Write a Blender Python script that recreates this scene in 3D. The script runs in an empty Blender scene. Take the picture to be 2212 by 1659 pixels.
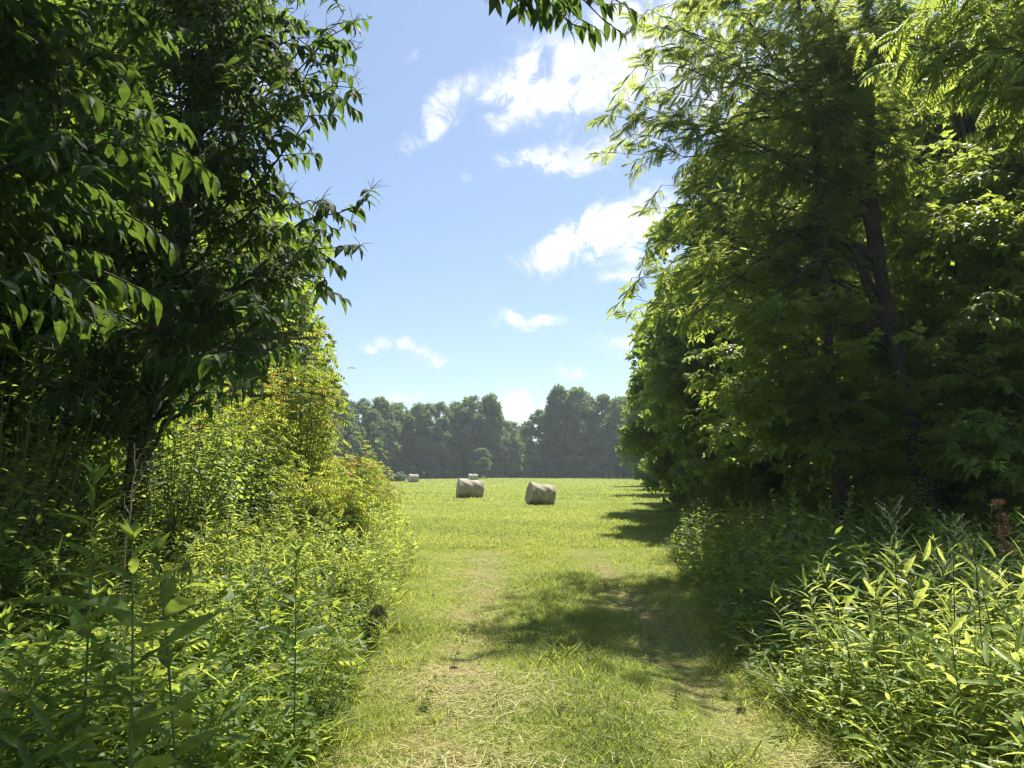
import bpy, math
import numpy as np
from mathutils import Vector

R = math.radians
rng = np.random.default_rng(11)
scene = bpy.context.scene
COL = scene.collection

# ------------------------------------------------------------------ camera
EYE = np.array((0.0, 0.0, 1.6))
PITCH = R(6.8)
FPX = 1597.0                                   # focal length in units of a 2212 px wide frame
cam_d = bpy.data.cameras.new('camera')
cam_d.sensor_width = 36.0
cam_d.lens = 26.0
cam_d.clip_start = 0.05
cam_d.clip_end = 3000
cam = bpy.data.objects.new('camera', cam_d)
COL.objects.link(cam)
cam.location = EYE
cam.rotation_euler = (R(90) + PITCH, 0, 0)
scene.camera = cam

def ray(u, v):
    x, y = (u - 1106) / FPX, (829.5 - v) / FPX
    c, s = math.cos(PITCH), math.sin(PITCH)
    return np.array((x, c - y * s, s + y * c))

def at(u, v, d):
    """point seen in direction (u, v) whose distance along the lane is d metres"""
    r = ray(u, v)
    return EYE + r * (d / r[1])

# ------------------------------------------------------------------ sun, sky, exposure
SUN_AZ, SUN_EL = R(24), R(58)                  # azimuth clockwise from +Y
to_sun = Vector((math.sin(SUN_AZ) * math.cos(SUN_EL), math.cos(SUN_AZ) * math.cos(SUN_EL), math.sin(SUN_EL)))
sun_d = bpy.data.lights.new('sun', 'SUN')
sun_d.energy = 5.0
sun_d.angle = R(0.53)
sun_d.color = (1.0, 0.93, 0.82)
sun = bpy.data.objects.new('sun', sun_d)
COL.objects.link(sun)
sun.location = (0, 0, 60)
sun.rotation_euler = to_sun.to_track_quat('Z', 'Y').to_euler()

scene.view_settings.view_transform = 'Standard'
scene.view_settings.look = 'None'
scene.view_settings.gamma = 1
scene.view_settings.exposure = 1.2
scene.cycles.max_bounces = 7
scene.cycles.diffuse_bounces = 4
scene.cycles.glossy_bounces = 2
scene.cycles.transmission_bounces = 6
scene.cycles.transparent_max_bounces = 4
scene.cycles.caustics_reflective = False
scene.cycles.caustics_refractive = False
scene.cycles.use_denoising = True
scene.cycles.denoising_prefilter = 'NONE'
scene.cycles.sample_clamp_indirect = 4.0
scene.cycles.filter_width = 1.35

class NT:
    """short hand for building a node tree"""
    def __init__(self, tree):
        self.t = tree
        self.n = tree.nodes
    def new(self, typ, **kw):
        n = self.n.new(typ)
        for k, val in kw.items():
            setattr(n, k, val)
        return n
    def link(self, a, b):
        self.t.links.new(a, b)
    def put(self, sock, val):
        if isinstance(val, bpy.types.NodeSocket):
            self.link(val, sock)
        else:
            sock.default_value = val
    def math(self, op, a, b=None, c=None, clamp=False):
        n = self.new('ShaderNodeMath', operation=op, use_clamp=clamp)
        for i, x in enumerate((a, b, c)):
            if x is not None:
                self.put(n.inputs[i], x)
        return n.outputs[0]
    def mix(self, fac, a, b, mode='MIX'):
        n = self.new('ShaderNodeMix', data_type='RGBA', blend_type=mode)
        self.put(n.inputs[0], fac)
        for s, x in ((n.inputs[6], a), (n.inputs[7], b)):
            self.put(s, (*x, 1) if isinstance(x, tuple) and len(x) == 3 else x)
        return n.outputs[2]
    def noise(self, vec, scale, detail=4, rough=0.55, dist=0.0):
        n = self.new('ShaderNodeTexNoise')
        n.inputs['Scale'].default_value = scale
        n.inputs['Detail'].default_value = detail
        n.inputs['Roughness'].default_value = rough
        n.inputs['Distortion'].default_value = dist
        if vec is not None:
            self.link(vec, n.inputs['Vector'])
        return n.outputs[0]
    def smooth(self, x, lo, hi, a=0.0, b=1.0):
        n = self.new('ShaderNodeMapRange', interpolation_type='SMOOTHSTEP')
        self.put(n.inputs[0], x)
        for i, val in enumerate((lo, hi, a, b)):
            n.inputs[i + 1].default_value = val
        return n.outputs[0]

def build_world():
    w = bpy.data.worlds.new('World')
    scene.world = w
    w.use_nodes = True
    T = NT(w.node_tree)
    T.n.clear()
    out = T.new('ShaderNodeOutputWorld')
    bg = T.new('ShaderNodeBackground')
    bg.inputs[1].default_value = 0.072
    sky = T.new('ShaderNodeTexSky', sky_type='NISHITA')
    sky.sun_disc = False
    sky.sun_elevation = SUN_EL
    sky.sun_rotation = SUN_AZ
    sky.altitude = 200
    sky.air_density = 1.0
    sky.dust_density = 0.6
    sky.ozone_density = 1.6
    tc = T.new('ShaderNodeTexCoord')
    d = tc.outputs['Generated']
    sep = T.new('ShaderNodeSeparateXYZ')
    T.link(d, sep.inputs[0])
    x, y, z = sep.outputs
    yy = T.math('MAXIMUM', y, 0.02)
    a0, b0 = T.math('DIVIDE', x, yy), T.math('DIVIDE', z, yy)
    # ragged edges: push the compass/height coordinates about with two sizes of noise
    n1 = T.new('ShaderNodeTexNoise'); n1.inputs['Scale'].default_value = 9; n1.inputs['Detail'].default_value = 7
    n1.inputs['Roughness'].default_value = 0.62
    T.link(d, n1.inputs['Vector'])
    s1 = T.new('ShaderNodeSeparateXYZ'); T.link(n1.outputs['Color'], s1.inputs[0])
    a = T.math('ADD', a0, T.math('MULTIPLY', T.math('SUBTRACT', s1.outputs[0], 0.5), 0.15))
    b = T.math('ADD', b0, T.math('MULTIPLY', T.math('SUBTRACT', s1.outputs[1], 0.5), 0.12))
    total = None
    # centre in the sky (as seen), half sizes, tilt, density
    clouds = [(1235, 150, 150, 60, 42, 1.15), (1340, 100, 160, 105, 20, 1.5), (1110, 225, 60, 35, 50, 0.75),
              (965, 240, 100, 28, 38, 1.05), (1270, 325, 115, 38, 20, 1.3), (1140, 356, 65, 16, 5, 1.1),
              (1320, 480, 140, 38, 26, 1.05), (1215, 532, 90, 22, 12, 0.95), (1160, 690, 80, 15, 0, 1.15), (1150, 716, 40, 8, 0, 0.5),
              (895, 765, 80, 22, -4, 1.15), (980, 778, 50, 9, 0, 0.5), (805, 778, 35, 12, 0, 0.55), (900, 135, 22, 42, -10, 0.36),
              (1115, 878, 60, 26, 0, 1.25), (1150, 900, 60, 14, 0, 1.0), (1245, 822, 45, 16, 8, 0.6), (880, 852, 30, 17, 0, 0.75),
              (1000, 375, 20, 12, 0, 0.4), (870, 405, 40, 8, 20, 0.3), (610, 660, 60, 26, 0, 0.8),
              (1390, 720, 70, 24, 10, 0.8), (1340, 600, 60, 18, 0, 0.7), (1500, 500, 160, 60, 10, 1.1), (480, 120, 120, 90, 0, 1.0), (1560, 150, 160, 120, 0, 1.1)]
    for (u, v, ru, rv, tilt, dens) in clouds:
        r0 = ray(u, v)
        ca, cb = r0[0] / r0[1], r0[2] / r0[1]
        da, db = T.math('SUBTRACT', a, ca), T.math('SUBTRACT', b, cb)
        c, s = math.cos(R(tilt)), math.sin(R(tilt))
        e1 = T.math('MULTIPLY_ADD', da, c, T.math('MULTIPLY', db, s))
        e2 = T.math('MULTIPLY_ADD', da, -s, T.math('MULTIPLY', db, c))
        e1 = T.math('MULTIPLY', e1, FPX / ru)
        e2 = T.math('MULTIPLY', e2, FPX / rv)
        q = T.math('ADD', T.math('MULTIPLY', e1, e1), T.math('MULTIPLY', e2, e2))
        g = T.math('MULTIPLY', T.math('POWER', 2.718, T.math('MULTIPLY', q, -0.9)), dens)
        total = g if total is None else T.math('ADD', total, g)
    det = T.noise(d, 20, 9, 0.7, 0.9)
    cover = T.math('MULTIPLY', total, T.smooth(det, 0.32, 0.7, 0.18, 1.6))
    mask = T.smooth(cover, 0.06, 1.0, 0.0, 0.97)
    # a few more clouds all round the sky, so it is not bare behind the camera
    zz = T.math('MAXIMUM', z, 0.05)
    comb = T.new('ShaderNodeCombineXYZ')
    T.link(T.math('DIVIDE', x, zz), comb.inputs[0]); T.link(T.math('DIVIDE', y, zz), comb.inputs[1])
    far = T.noise(comb.outputs[0], 0.55, 7, 0.6, 0.3)
    behind = T.math('MULTIPLY', T.smooth(far, 0.55, 0.72), T.smooth(y, 0.35, 0.1))
    mask = T.math('MAXIMUM', mask, T.math('MULTIPLY', behind, 0.9))
    bright = T.noise(d, 14, 5, 0.6)
    ccol = T.mix(T.smooth(bright, 0.35, 0.7), (5.4, 5.8, 6.3), (7.6, 7.7, 7.7))
    # thin veil low over the horizon
    skyc = T.mix(1.0, sky.outputs[0], (0.98, 1.0, 1.03), 'MULTIPLY')
    skyc = T.mix(0.3, skyc, (2.9, 3.7, 4.9))
    col = T.mix(mask, skyc, ccol)
    T.link(col, bg.inputs[0])
    T.link(bg.outputs[0], out.inputs[0])
build_world()

# ------------------------------------------------------------------ mesh helpers
def unit(a):
    return a / np.maximum(np.linalg.norm(a, axis=-1, keepdims=True), 1e-9)

class MB:
    """collects triangles; build() links them as ONE mesh object"""
    def __init__(self):
        self.v, self.f, self.t, self.m, self.n = [], [], [], [], 0
    def add(self, V, F, tint=0.5, mat=0):
        V = np.asarray(V, np.float32).reshape(-1, 3)
        F = np.asarray(F, np.int32).reshape(-1, 3)
        self.v.append(V); self.f.append(F + self.n); self.n += len(V)
        self.t.append(np.broadcast_to(np.asarray(tint, np.float32), (len(F),)).copy())
        self.m.append(np.full(len(F), mat, np.int32))
    def mesh(self, name, mats, smooth=False):
        V, F = np.concatenate(self.v), np.concatenate(self.f)
        me = bpy.data.meshes.new(name)
        me.vertices.add(len(V)); me.vertices.foreach_set('co', V.ravel())
        me.loops.add(F.size); me.loops.foreach_set('vertex_index', F.ravel())
        me.polygons.add(len(F))
        me.polygons.foreach_set('loop_start', np.arange(0, F.size, 3, dtype=np.int32))
        me.polygons.foreach_set('loop_total', np.full(len(F), 3, np.int32))
        me.polygons.foreach_set('material_index', np.concatenate(self.m))
        me.polygons.foreach_set('use_smooth', np.full(len(F), smooth, bool))
        at_ = me.attributes.new('tint', 'FLOAT', 'FACE')
        at_.data.foreach_set('value', np.concatenate(self.t))
        for m in (mats if isinstance(mats, (list, tuple)) else [mats]):
            me.materials.append(m)
        me.update()
        me.validate()
        return me
    def build(self, name, mats, parent=None, smooth=False):
        o = bpy.data.objects.new(name, self.mesh(name, mats, smooth))
        COL.objects.link(o)
        if parent is not None:
            o.parent = parent
        return o

def scatter(mb, tmpl, pos, dirs, ups, scale, tint, mat=0):
    """copies of a template (y = axis, z = face normal) into the buffer"""
    V, F = tmpl[0], tmpl[1]
    N = len(pos)
    if N == 0:
        return
    y = unit(dirs)
    x = np.cross(y, ups); bad = np.linalg.norm(x, axis=1) < 1e-4
    x[bad] = (1, 0, 0)
    x = unit(x); z = np.cross(x, y)
    M = np.stack((x, y, z), axis=-1) * np.asarray(scale).reshape(-1, 1, 1)
    W = np.einsum('nij,vj->nvi', M, V) + pos[:, None, :]
    FF = F[None] + (np.arange(N) * len(V))[:, None, None]
    t = np.repeat(np.broadcast_to(tint, (N,)), len(F)).astype(np.float32)
    if len(tmpl) > 2:
        t = t + np.tile(tmpl[2], N)
    mb.add(W, FF, t, mat)

def tubes(mb, paths, radii, m=6, tint=0.5, mat=0):
    """swept tubes: paths (S, n, 3), radii (S, n)"""
    P = np.asarray(paths, float); r = np.asarray(radii, float)
    S, n, _ = P.shape
    t = unit(np.gradient(P, axis=1))
    ref = np.where(np.abs(unit(P[:, -1] - P[:, 0])[:, 2:3]) > 0.75, np.array([[0, 1.0, 0]]), np.array([[0, 0, 1.0]]))
    n1 = unit(np.cross(t, ref[:, None, :])); n2 = np.cross(t, n1)
    an = np.arange(m) * 2 * math.pi / m
    ring = n1[:, :, None] * np.cos(an)[None, None, :, None] + n2[:, :, None] * np.sin(an)[None, None, :, None]
    V = P[:, :, None] + ring * r[:, :, None, None]
    i, j = np.meshgrid(np.arange(n - 1), np.arange(m), indexing='ij')
    a = i * m + j; b = i * m + (j + 1) % m
    q = np.stack((np.stack((a, b, b + m), -1), np.stack((a, b + m, a + m), -1)), 2).reshape(-1, 3)
    F = q[None] + (np.arange(S) * n * m)[:, None, None]
    mb.add(V, F, tint, mat)

def bez(p0, p1, p2, t):
    t = np.asarray(t)[..., None]
    return p0 * (1 - t) ** 2 + p1 * 2 * t * (1 - t) + p2 * t * t

def curve_path(p0, p1, p2, n):
    """(S,3) x3 -> (S, n, 3)"""
    t = np.linspace(0, 1, n)
    return bez(p0[:, None], p1[:, None], p2[:, None], np.broadcast_to(t, (len(p0), n)))

def rnd(*s):
    return rng.uniform(-1, 1, s)

def wave_noise(p, f, seed=0):
    """cheap smooth 3-D noise in about [-1, 1]"""
    r = np.random.default_rng(seed)
    out = 0
    for k in range(5):
        d = unit(r.normal(size=3)) * f * (0.7 + 0.35 * k)
        out = out + np.sin(p @ d + r.uniform(0, 6.28))
    return out / 2.6

# ------------------------------------------------------------------ leaf templates (y axis, unit length)
def leaf_t(W=0.3, droop=0.25, fold=0.35, full=True, wide=0.4):
    if not full:
        V = np.array([(0, 0, 0), (W / 2, wide, fold * W / 2 - droop * .16), (0, 1, -droop), (-W / 2, wide, fold * W / 2 - droop * .16), (0, wide, -droop * .16)], float)
        F = np.array([(0, 1, 4), (1, 2, 4), (0, 4, 3), (4, 2, 3)])
        return V, F
    ys = np.array([0, .18, .42, .7, 1.0]); w = np.array([0.04, .72, 1, .66, 0]) * W / 2
    V = []
    for y, ww in zip(ys, w):
        z = -droop * y * y
        V += [(-ww, y - 0.02, z + fold * ww), (0, y, z), (ww, y - 0.02, z + fold * ww)]
    F = []
    for k in range(4):
        a = 3 * k
        for s in (0, 1):
            F += [(a + s, a + s + 1, a + s + 4), (a + s, a + s + 4, a + s + 3)]
    return np.array(V, float), np.array(F)

def join_t(items):
    """items: (template, pos, dir, up, scale, tint)"""
    mb = MB()
    for tm, p, d, u, s, ti in items:
        scatter(mb, tm, np.array([p], float), np.array([d], float), np.array([u], float), s, ti)
    return np.concatenate(mb.v).astype(float), np.concatenate(mb.f), np.concatenate(mb.t)

def pinnate_t(pairs=7, ll=0.26, lw=0.32, droop=0.35, end=True):
    """compound leaf: leaflets in pairs along a drooping midrib"""
    lt = leaf_t(lw, 0.3, 0.3, False)
    it = []
    for k in range(pairs):
        s = 0.16 + 0.8 * k / (pairs - 1)
        z = -droop * s * s
        L = ll * (0.7 + 0.6 * math.sin(math.pi * (0.2 + 0.7 * k / pairs)))
        for sd in (-1, 1):
            it.append((lt, (0, s, z), (sd * 0.9, 0.5 - 0.1 * k / pairs, -0.28 - 0.3 * s), (0, -0.2 * s, 1), L, rng.uniform(-.06, .06)))
    if end:
        it.append((lt, (0, 0.98, -droop), (0.1, 1, -0.8), (0, 0, 1), ll * 0.9, 0))
    rib = (np.array([(-.006, 0, 0), (.006, 0, 0), (0, 1, -droop), (0, .5, -droop * .25 - .012)]), np.array([(0, 1, 3), (1, 2, 3), (2, 0, 3)]))
    it.append((rib, (0, 0, 0), (0, 1, 0), (0, 0, 1), 1, -.2))
    return join_t(it)

def spray_t(n=7, L=0.42, W=0.5, droop=0.3, full=False):
    """short twig end carrying several simple leaves"""
    lt = leaf_t(W, droop, 0.25, full)
    it = []
    for k in range(n):
        s = 0.1 + 0.75 * k / n
        a = k * 2.4
        it.append((lt, (0, s, -0.08 * s), (math.cos(a) * .9, 0.55 + 0.3 * s, math.sin(a) * .35 - .1), (rng.uniform(-.4, .4), rng.uniform(-.4, .2), 1), L * rng.uniform(.75, 1.15), rng.uniform(-.12, .12)))
    return join_t(it)

CHEST = leaf_t(0.42, 0.36, 0.35, True)
LANCE = leaf_t(0.24, 0.5, 0.5, True)
LANCE_FLAT = leaf_t(0.22, 0.22, 0.4, True)
SIMPLE = leaf_t(0.5, 0.25, 0.3, False)
OVAL = leaf_t(0.55, 0.25, 0.3, True)
ROUND = leaf_t(0.85, 0.2, 0.15, True)
WALNUT = [pinnate_t(8, .25, .37, d) for d in (0.15, 0.35, 0.6)]
SUMAC = [pinnate_t(4, .33, .46, d) for d in (0.15, 0.3)]
MAPLE = [spray_t(7, .42, .62, .25), spray_t(6, .45, .7, .35)]
FARSPR = [spray_t(6, .5, .75, .3), spray_t(5, .55, .8, .4)]

# ------------------------------------------------------------------ materials
def leaf_material(name, dark, light, trans, fac=0.42, rough=0.42, young=None, vary=0.25, spec=0.18):
    m = bpy.data.materials.new(name)
    m.use_nodes = True
    T = NT(m.node_tree); T.n.clear()
    out = T.new('ShaderNodeOutputMaterial')
    at_ = T.new('ShaderNodeAttribute', attribute_name='tint')
    oi = T.new('ShaderNodeObjectInfo')
    tint = T.math('ADD', at_.outputs['Fac'], T.math('MULTIPLY', T.math('SUBTRACT', oi.outputs['Random'], 0.5), vary))
    col = T.mix(T.smooth(tint, 0.0, 1.0), dark, light)
    tcol = T.mix(T.smooth(tint, 0.0, 1.0), tuple(c * 0.75 for c in trans), trans)
    if young:
        f = T.smooth(at_.outputs['Fac'], 1.2, 1.5)
        col = T.mix(f, col, young)
        tcol = T.mix(f, tcol, tuple(min(1, c * 2.2) for c in young))
    tc = T.new('ShaderNodeTexCoord')
    spots = T.smooth(T.noise(tc.outputs['Object'], 31, 3, .6), .36, .62, .84, 1.16)
    col = T.mix(1.0, col, spots, 'MULTIPLY'); tcol = T.mix(1.0, tcol, spots, 'MULTIPLY')
    p = T.new('ShaderNodeBsdfPrincipled')
    T.link(col, p.inputs['Base Color'])
    p.inputs['Roughness'].default_value = rough
    p.inputs['Specular IOR Level'].default_value = spec
    tr = T.new('ShaderNodeBsdfTranslucent')
    T.link(tcol, tr.inputs[0])
    mx = T.new('ShaderNodeMixShader')
    mx.inputs[0].default_value = fac
    T.link(p.outputs[0], mx.inputs[1]); T.link(tr.outputs[0], mx.inputs[2])
    T.link(mx.outputs[0], out.inputs[0])
    return m

def bark_material(name, a, b, scale=1.0):
    m = bpy.data.materials.new(name)
    m.use_nodes = True
    T = NT(m.node_tree)
    p = T.n['Principled BSDF']
    tc = T.new('ShaderNodeTexCoord')
    mp = T.new('ShaderNodeMapping'); mp.inputs['Scale'].default_value = (1, 1, 0.18)
    T.link(tc.outputs['Object'], mp.inputs[0])
    n = T.noise(mp.outputs[0], 28 * scale, 6, 0.65, 0.4)
    big = T.noise(tc.outputs['Object'], 1.7, 3)
    T.link(T.mix(T.smooth(T.math('ADD', n, T.math('MULTIPLY', T.math('SUBTRACT', big, .5), .5)), 0.35, 0.7), a, b), p.inputs['Base Color'])
    p.inputs['Roughness'].default_value = 0.9
    bp = T.new('ShaderNodeBump'); bp.inputs['Strength'].default_value = 0.9; bp.inputs['Distance'].default_value = 0.03
    T.link(n, bp.inputs['Height']); T.link(bp.outputs[0], p.inputs['Normal'])
    return m

M = {}
M['chestnut'] = leaf_material('chestnut_leaf', (.02, .047, .015), (.045, .09, .026), (.20, .33, .04), .36, .6, spec=.06)
M['walnut'] = leaf_material('walnut_leaf', (.055, .10, .018), (.10, .165, .03), (.58, .70, .11), .5, .5)
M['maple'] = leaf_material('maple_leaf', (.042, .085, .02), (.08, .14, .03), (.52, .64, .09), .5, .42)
M['edge'] = leaf_material('woodland_leaf', (.055, .10, .026), (.11, .17, .045), (.42, .56, .08), .44, .5)
M['far'] = leaf_material('far_leaf', (.035, .075, .025), (.14, .20, .07), (.28, .42, .09), .38, .55, vary=1.1)
M['shrub'] = leaf_material('shrub_leaf', (.036, .072, .016), (.07, .125, .024), (.40, .54, .05), .44, .45)
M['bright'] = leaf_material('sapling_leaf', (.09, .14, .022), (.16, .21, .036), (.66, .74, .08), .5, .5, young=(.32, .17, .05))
M['weed'] = leaf_material('weed_leaf', (.042, .085, .02), (.085, .145, .03), (.46, .58, .08), .45, .45, young=(.24, .20, .05))
M['deer'] = leaf_material('broadgrass_leaf', (.13, .20, .045), (.21, .28, .075), (.66, .74, .15), .44, .4, young=(.24, .20, .05))
M['thin'] = leaf_material('goldenrod_leaf', (.09, .145, .022), (.15, .21, .034), (.62, .70, .11), .47, .5, young=(.24, .20, .05))
M['grass'] = leaf_material('grass_blade', (.085, .135, .022), (.27, .27, .075), (.58, .66, .10), .42, .55)
M['hay'] = leaf_material('hay_straw', (.28, .25, .10), (.48, .44, .21), (.5, .46, .2), .25, .6)
M['silver'] = leaf_material('silver_leaf', (.16, .21, .12), (.24, .29, .18), (.25, .33, .14), .3, .6)
M['wilted'] = leaf_material('wilted_leaf', (.05, .06, .028), (.11, .115, .05), (.13, .15, .05), .25, .7)
M['bark'] = bark_material('bark_grey', (.05, .042, .032), (.14, .12, .095))
M['bark_dark'] = bark_material('bark_dark', (.032, .027, .02), (.085, .072, .056))
M['stem'] = bark_material('green_stem', (.10, .14, .035), (.16, .2, .06), 2)
M['stem_dark'] = bark_material('purple_stem', (.035, .035, .02), (.075, .06, .035), 2)
M['twig_pale'] = bark_material('pale_twig', (.26, .19, .13), (.42, .34, .26), 2)
M['seed'] = leaf_material('seed_head', (.10, .055, .03), (.2, .12, .07), (.16, .09, .05), .25, .7)
M['catkin'] = leaf_material('catkin', (.22, .2, .09), (.32, .3, .14), (.3, .3, .12), .3, .6)

# ------------------------------------------------------------------ things
def tag(o, label, cat, group=None):
    o['label'] = label; o['category'] = cat
    if group: o['group'] = group
    return o

def thing(name, label, cat, loc=(0, 0, 0), rz=0.0, group=None):
    o = bpy.data.objects.new(name, None)
    COL.objects.link(o)
    o.empty_display_size = 0.2
    o.location = loc; o.rotation_euler = (0, 0, rz); o['kind'] = 'thing'
    return tag(o, label, cat, group)

def dup(root, loc, rz, scale=1.0, label=None, tilt=(0, 0)):
    r = root.copy(); COL.objects.link(r)
    r.location = loc; r.rotation_euler = (tilt[0], tilt[1], rz)
    r.scale = scale if isinstance(scale, tuple) else (scale,) * 3
    if label: r['label'] = label
    for ch in root.children:
        c = ch.copy(); COL.objects.link(c); c.parent = r
        for g in ch.children:
            d = g.copy(); COL.objects.link(d); d.parent = c
    return r

def structure(name, mb, m, smooth=True):
    o = mb.build(name, m, None, smooth); o['kind'] = 'structure'
    return o

def stuff(o):
    o['kind'] = 'stuff'
    return o

# lane edges (metres left/right of the camera line as a function of distance)
LY = [-5, 2, 4, 9, 14.7, 20, 33, 60, 220]
LX = [-1.1, -1.0, -1.05, -1.45, -1.95, -2.8, -5.0, -60, -95]
RY = [-5, 2, 4.3, 7, 9.5, 14.7, 25, 42, 75, 110, 220]
RX = [1.75, 1.8, 1.95, 2.05, 2.45, 3.15, 5.4, 9.4, 15, 20, 60]
xl = lambda y: np.interp(y, LY, LX)
xr = lambda y: np.interp(y, RY, RX)

def ground_z(x, y):
    x = np.asarray(x, float); y = np.asarray(y, float)
    out = 0.02 * np.sin(x * 1.9 + 1) * np.sin(y * 1.3) + 0.025 * np.sin(x * .6 + y * .45)
    rut = np.exp(-((x + 0.42) / .26) ** 2) + np.exp(-((x - 1.5) / .28) ** 2)
    out = out - 0.05 * rut * np.clip((24 - y) / 14, 0, 1)
    far = 0.18 * np.sin(x * .05 + 1) * np.sin(y * .045) * np.clip((y - 25) / 40, 0, 1)
    return out + far

# ------------------------------------------------------------------ ground
def build_ground():
    ys = np.concatenate((np.linspace(-420, -10, 14), np.linspace(-6, 24, 121), np.linspace(25, 60, 50), np.linspace(63, 230, 60), np.linspace(250, 460, 10)))
    xs = np.concatenate((np.linspace(-420, -40, 16), np.linspace(-36, -8.5, 24), np.linspace(-8, 8, 91), np.linspace(8.5, 36, 24), np.linspace(40, 420, 16)))
    X, Y = np.meshgrid(xs, ys)
    V = np.stack((X, Y, ground_z(X, Y)), -1).reshape(-1, 3)
    ny, nx = X.shape
    i, j = np.meshgrid(np.arange(ny - 1), np.arange(nx - 1), indexing='ij')
    a = (i * nx + j).ravel()
    F = np.concatenate((np.stack((a, a + 1, a + nx + 1), -1), np.stack((a, a + nx + 1, a + nx), -1)))
    mb = MB(); mb.add(V, F)
    m = bpy.data.materials.new('meadow_soil'); m.use_nodes = True
    T = NT(m.node_tree); p = T.n['Principled BSDF']
    tc = T.new('ShaderNodeTexCoord'); ob = tc.outputs['Object']
    sep = T.new('ShaderNodeSeparateXYZ'); T.link(ob, sep.inputs[0])
    x, y, _ = sep.outputs
    fine = T.noise(ob, 34, 6, 0.7)
    mid = T.noise(ob, 2.1, 5, 0.6, .3)
    wide = T.noise(ob, 0.3, 5, 0.6, .6)
    green = T.mix(T.smooth(fine, .3, .7), (.075, .12, .018), (.18, .22, .04))
    dry = T.mix(T.smooth(fine, .3, .7), (.16, .17, .045), (.29, .285, .09))
    soil = T.mix(T.smooth(fine, .3, .7), (.085, .058, .036), (.17, .125, .08))
    c = T.mix(T.smooth(T.math('ADD', mid, T.math('MULTIPLY', wide, .8)), .88, 1.12), green, dry)
    # wheel ruts of the lane
    near = T.smooth(y, 26, 10)
    wob = T.math('MULTIPLY', T.math('SUBTRACT', mid, .5), .5)
    def rut(cx, w):
        return T.smooth(T.math('ABSOLUTE', T.math('SUBTRACT', T.math('ADD', x, wob), cx)), w, w * .25)
    ruts = T.math('MULTIPLY', T.math('MAXIMUM', rut(-.42, .5), rut(1.5, .5)), near)
    c = T.mix(T.math('MULTIPLY', ruts, T.smooth(mid, .38, .62, .35, .95)), c, T.mix(T.smooth(fine, .42, .6), soil, dry))
    # leaf litter of the woods either side
    woods = T.math('MAXIMUM', T.smooth(T.math('ADD', x, T.math('MULTIPLY', mid, 2)), 4.0, 6.5), T.smooth(T.math('ADD', x, T.math('MULTIPLY', mid, 2)), -2.6, -4.5))
    woods = T.math('MULTIPLY', woods, T.smooth(y, 24, 18))
    c = T.mix(woods, c, T.mix(T.smooth(fine, .4, .65), (.03, .026, .014), (.08, .062, .032)))
    T.link(c, p.inputs['Base Color'])
    p.inputs['Roughness'].default_value = 0.95
    p.inputs['Specular IOR Level'].default_value = 0.1
    bp = T.new('ShaderNodeBump'); bp.inputs['Strength'].default_value = .6; bp.inputs['Distance'].default_value = .03
    T.link(fine, bp.inputs['Height']); T.link(bp.outputs[0], p.inputs['Normal'])
    structure('ground', mb, m)
build_ground()

# ------------------------------------------------------------------ grass
def blade_t(bend=0.5, w=0.03):
    V = np.array([(-w / 2, 0, 0), (w / 2, 0, 0), (-w * .42, .5, .04 * bend), (w * .42, .5, .04 * bend), (0, 1, -.35 * bend)], float)
    V[2:4, 2] -= .08 * bend
    return V, np.array([(0, 1, 3), (0, 3, 2), (2, 3, 4)])

def add_blades(mb, x, y, h, w_rel, lean, tint, bend=1.0):
    n = len(x)
    pos = np.stack((x, y, ground_z(x, y) - 0.005), -1)
    az = rng.uniform(0, 6.283, n)
    d = np.stack((np.cos(az) * lean, np.sin(az) * lean, np.ones(n)), -1)
    ups = np.stack((-np.cos(az) + .6 * rnd(n), -np.sin(az) + .6 * rnd(n), 0.2 * np.ones(n)), -1)
    for k, b in enumerate((0.6, 1.5)):
        s = slice(k, None, 2)
        scatter(mb, blade_t(b * bend, w_rel), pos[s], d[s], ups[s], h[s], tint[s])

def lane_pts(n, y0, y1, pw=1.0, ml=0.6, mr=0.6):
    y = y0 + (y1 - y0) * rng.random(n) ** pw
    a, b = xl(y) - ml, xr(y) + mr
    return a + (b - a) * rng.random(n), y

def wheel(x, y):
    return np.maximum(np.exp(-((x + .42 + .12 * np.sin(y)) / .3) ** 2), np.exp(-((x - 1.5 + .12 * np.sin(y * 1.3)) / .32) ** 2)) * np.clip((26 - y) / 12, 0, 1)

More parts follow.
